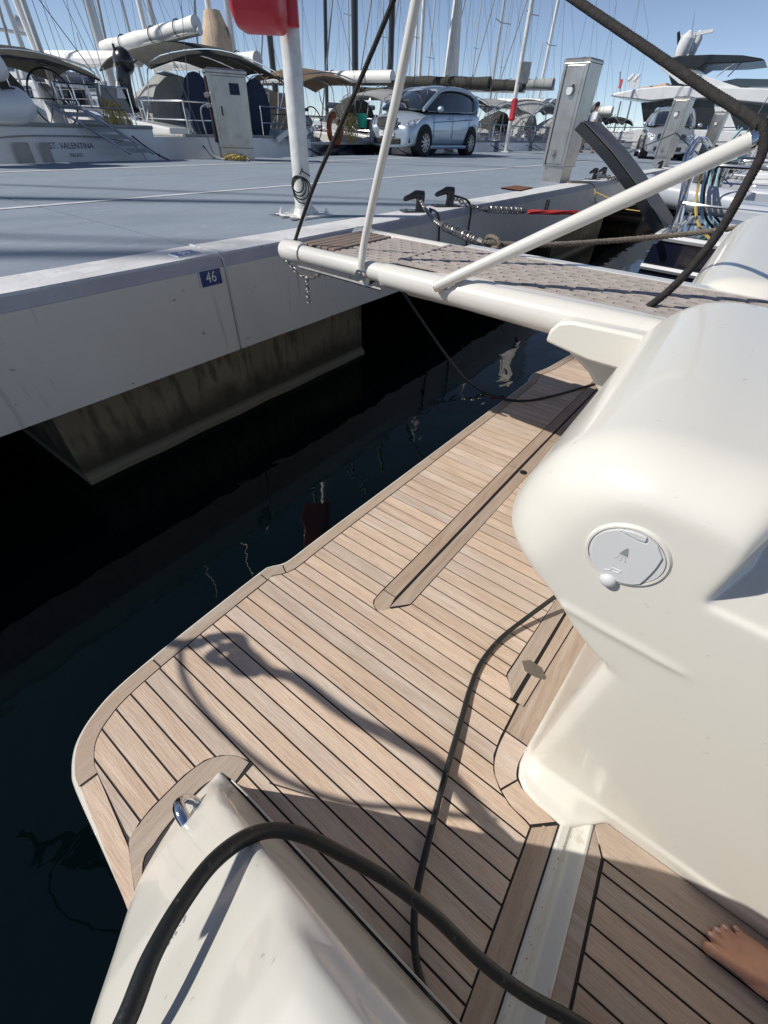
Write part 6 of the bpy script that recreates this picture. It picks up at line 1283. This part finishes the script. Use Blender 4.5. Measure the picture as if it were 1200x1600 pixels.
m.loft([[(0.53+w_*cos(a)+dx, y, z0+h/2+h/2*sin(a)) for a in [2*pi*k/20 for k in range(20)]] for y, w_, h, dx in ((-0.682, 0.030, 0.018, 0.003), (-0.700, 0.046, 0.030, 0.002), (-0.725, 0.049, 0.038, 0.0), (-0.76, 0.045, 0.052, -0.003), (-0.80, 0.037, 0.072, -0.004), (-0.84, 0.033, 0.085, -0.002), (-0.875, 0.029, 0.06, 0.0), (-0.895, 0.018, 0.035, 0.0))])
m.tube([(0.53, -0.83, z0+0.05), (0.53, -0.835, z0+0.10), (0.53, -0.83, z0+0.25), (0.535, -0.82, z0+0.42), (0.53, -0.82, z0+0.62), (0.50, -0.84, z0+0.86)], [0.038, 0.034, 0.055, 0.052, 0.068, 0.088], 20)
m.tube([(0.27, -0.95, z0+0.03), (0.27, -0.95, z0+0.10), (0.28, -0.94, z0+0.25), (0.29, -0.93, z0+0.42), (0.30, -0.93, z0+0.62), (0.33, -0.92, z0+0.86)], [0.045, 0.034, 0.055, 0.052, 0.068, 0.088], 20)
m.tube([(0.27, -0.98, z0+0.03), (0.26, -0.86, z0+0.03), (0.25, -0.78, z0+0.018)], [0.032, 0.038, 0.018], 14)
m.tube([(0.415, -0.88, z0+0.82), (0.415, -0.90, z0+1.0), (0.41, -0.90, z0+1.25), (0.41, -0.89, z0+1.38), (0.40, -0.87, z0+1.47), (0.39, -0.85, z0+1.53)], [0.14, 0.135, 0.165, 0.14, 0.06, 0.055], 20)
m.ball((0.38, -0.83, z0+1.63), (0.08, 0.09, 0.115), 18, 12)
for s_ in (-1, 1): m.tube([(0.41+s_*0.17, -0.89, z0+1.36), (0.41+s_*0.24, -0.88, z0+1.1), (0.40+s_*0.20, -0.72, z0+1.05), (0.40+s_*0.18, -0.66, z0+1.05)], [0.05, 0.042, 0.03, 0.035], 12)
pb = m.build('body', 'skin', fo_, smooth=0); voxel(pb, 0.0038, 5, 0.4)
for (tx, ty), (jx, jy), r_, _k in toes:
    dv = Vector((tx-jx, ty-jy, 0)).normalized(); c = Vector((tx, ty, z0+r_*1.72))-dv*r_*0.6
    s_ = dv.cross(Vector((0, 0, 1))); up_ = Vector((0, 0, 1))+dv*0.35; up_.normalize(); f_ = s_.cross(up_) * -1
    rot_ = Matrix((s_, dv*0.94-Vector((0, 0, 0.34)), up_)).transposed()
    M().ball(c, (r_*0.62, r_*0.72, 0.0012), 16, 8, rot_).build('toenail', 'nail', fo_, smooth=60)
M().tube([(0.415, -0.88, z0+0.78), (0.415, -0.90, z0+1.0), (0.41, -0.90, z0+1.25), (0.41, -0.89, z0+1.38), (0.40, -0.87, z0+1.45)], [0.165, 0.155, 0.185, 0.16, 0.08], 20).build('tshirt', 'shirt', fo_, smooth=60)
M().tube([(0.415, -0.88, z0+0.92), (0.415, -0.88, z0+0.80)], [0.165, 0.17], 18).tube([(0.495, -0.85, z0+0.86), (0.525, -0.83, z0+0.55)], [0.11, 0.10], 16).tube([(0.335, -0.91, z0+0.86), (0.30, -0.93, z0+0.55)], [0.11, 0.10], 16).build('shorts', 'shorts_blue', fo_, smooth=60)
M().ball((0.38, -0.845, z0+1.67), (0.09, 0.10, 0.10), 16, 10).build('hair', 'hair', fo_, smooth=60)

# ================================================================== WEAR ON THE YACHT
MT['rustspot'] = mat('rust_stain', (0.30, 0.17, 0.07), 0.9)
def specks(name, pts, mtn, rr, parent=yacht):
    m = M()
    for p in pts:
        r_ = random.uniform(*rr); k_ = random.randint(5, 7); c = Vector(p); a0 = random.random()*6
        m.add([c]+[c+Vector((r_*random.uniform(.5, 1.3)*cos(a0+2*pi*j/k_), r_*random.uniform(.4, 1.0)*sin(a0+2*pi*j/k_), 0)) for j in range(k_)], [(0, 1+j, 1+(j+1) % k_) for j in range(k_)])
    return m.build(name, mtn, parent, smooth=0, kind='stuff')
pts = []
for k in range(70):
    t_ = random.random(); x = 0.56+0.62*t_; y = lerp(x, [(0.56, -0.136), (0.60, -0.123), (0.64, -0.121), (1.2, -0.161)])-random.uniform(0.001, 0.008); pts.append((x, y, 0.4595))
specks('edge_stain', pts, 'rustspot', (0.0010, 0.0032))
pts = [(random.uniform(0.03, 0.52), random.uniform(-0.286, -0.296)-0.0, 0.4573) for k in range(25)]
specks('edge_stain', pts, 'rustspot', (0.0008, 0.0022))
# beaded sealant and a moulding joint line along the inner wall of the port quarter
M().tube([(0.0435, 0.50, 0.530), (0.0435, 0.42, 0.60), (0.044, 0.2, 0.60), (0.045, -0.3, 0.60)], 0.0022, 6).build('moulding_seam', 'gel_dirty', yacht)

# remnants of small dark print on the sloping top of the quarter moulding
for (x0, y0, x1, y1) in ((290, 1431, 286, 1442), (283, 1446, 279, 1448), (276, 1456, 273, 1462), (270, 1464, 268, 1467), (265, 1473, 262, 1478), (258, 1482, 256, 1484)):
    P = []
    for x, y, dx in ((x0, y0, -1.2), (x0, y0, 1.2), (x1, y1, 1.2), (x1, y1, -1.2)):
        ok, loc, nor, _i = qo.ray_cast(CAM, ray(x+dx, y).normalized())
        if ok: P.append((loc+nor*0.0008, loc+nor*0.0003))
    if len(P) == 4: M().loft([[b for a, b in P], [a for a, b in P]]).build('worn_print', 'canvas_grey', yacht, smooth=0)
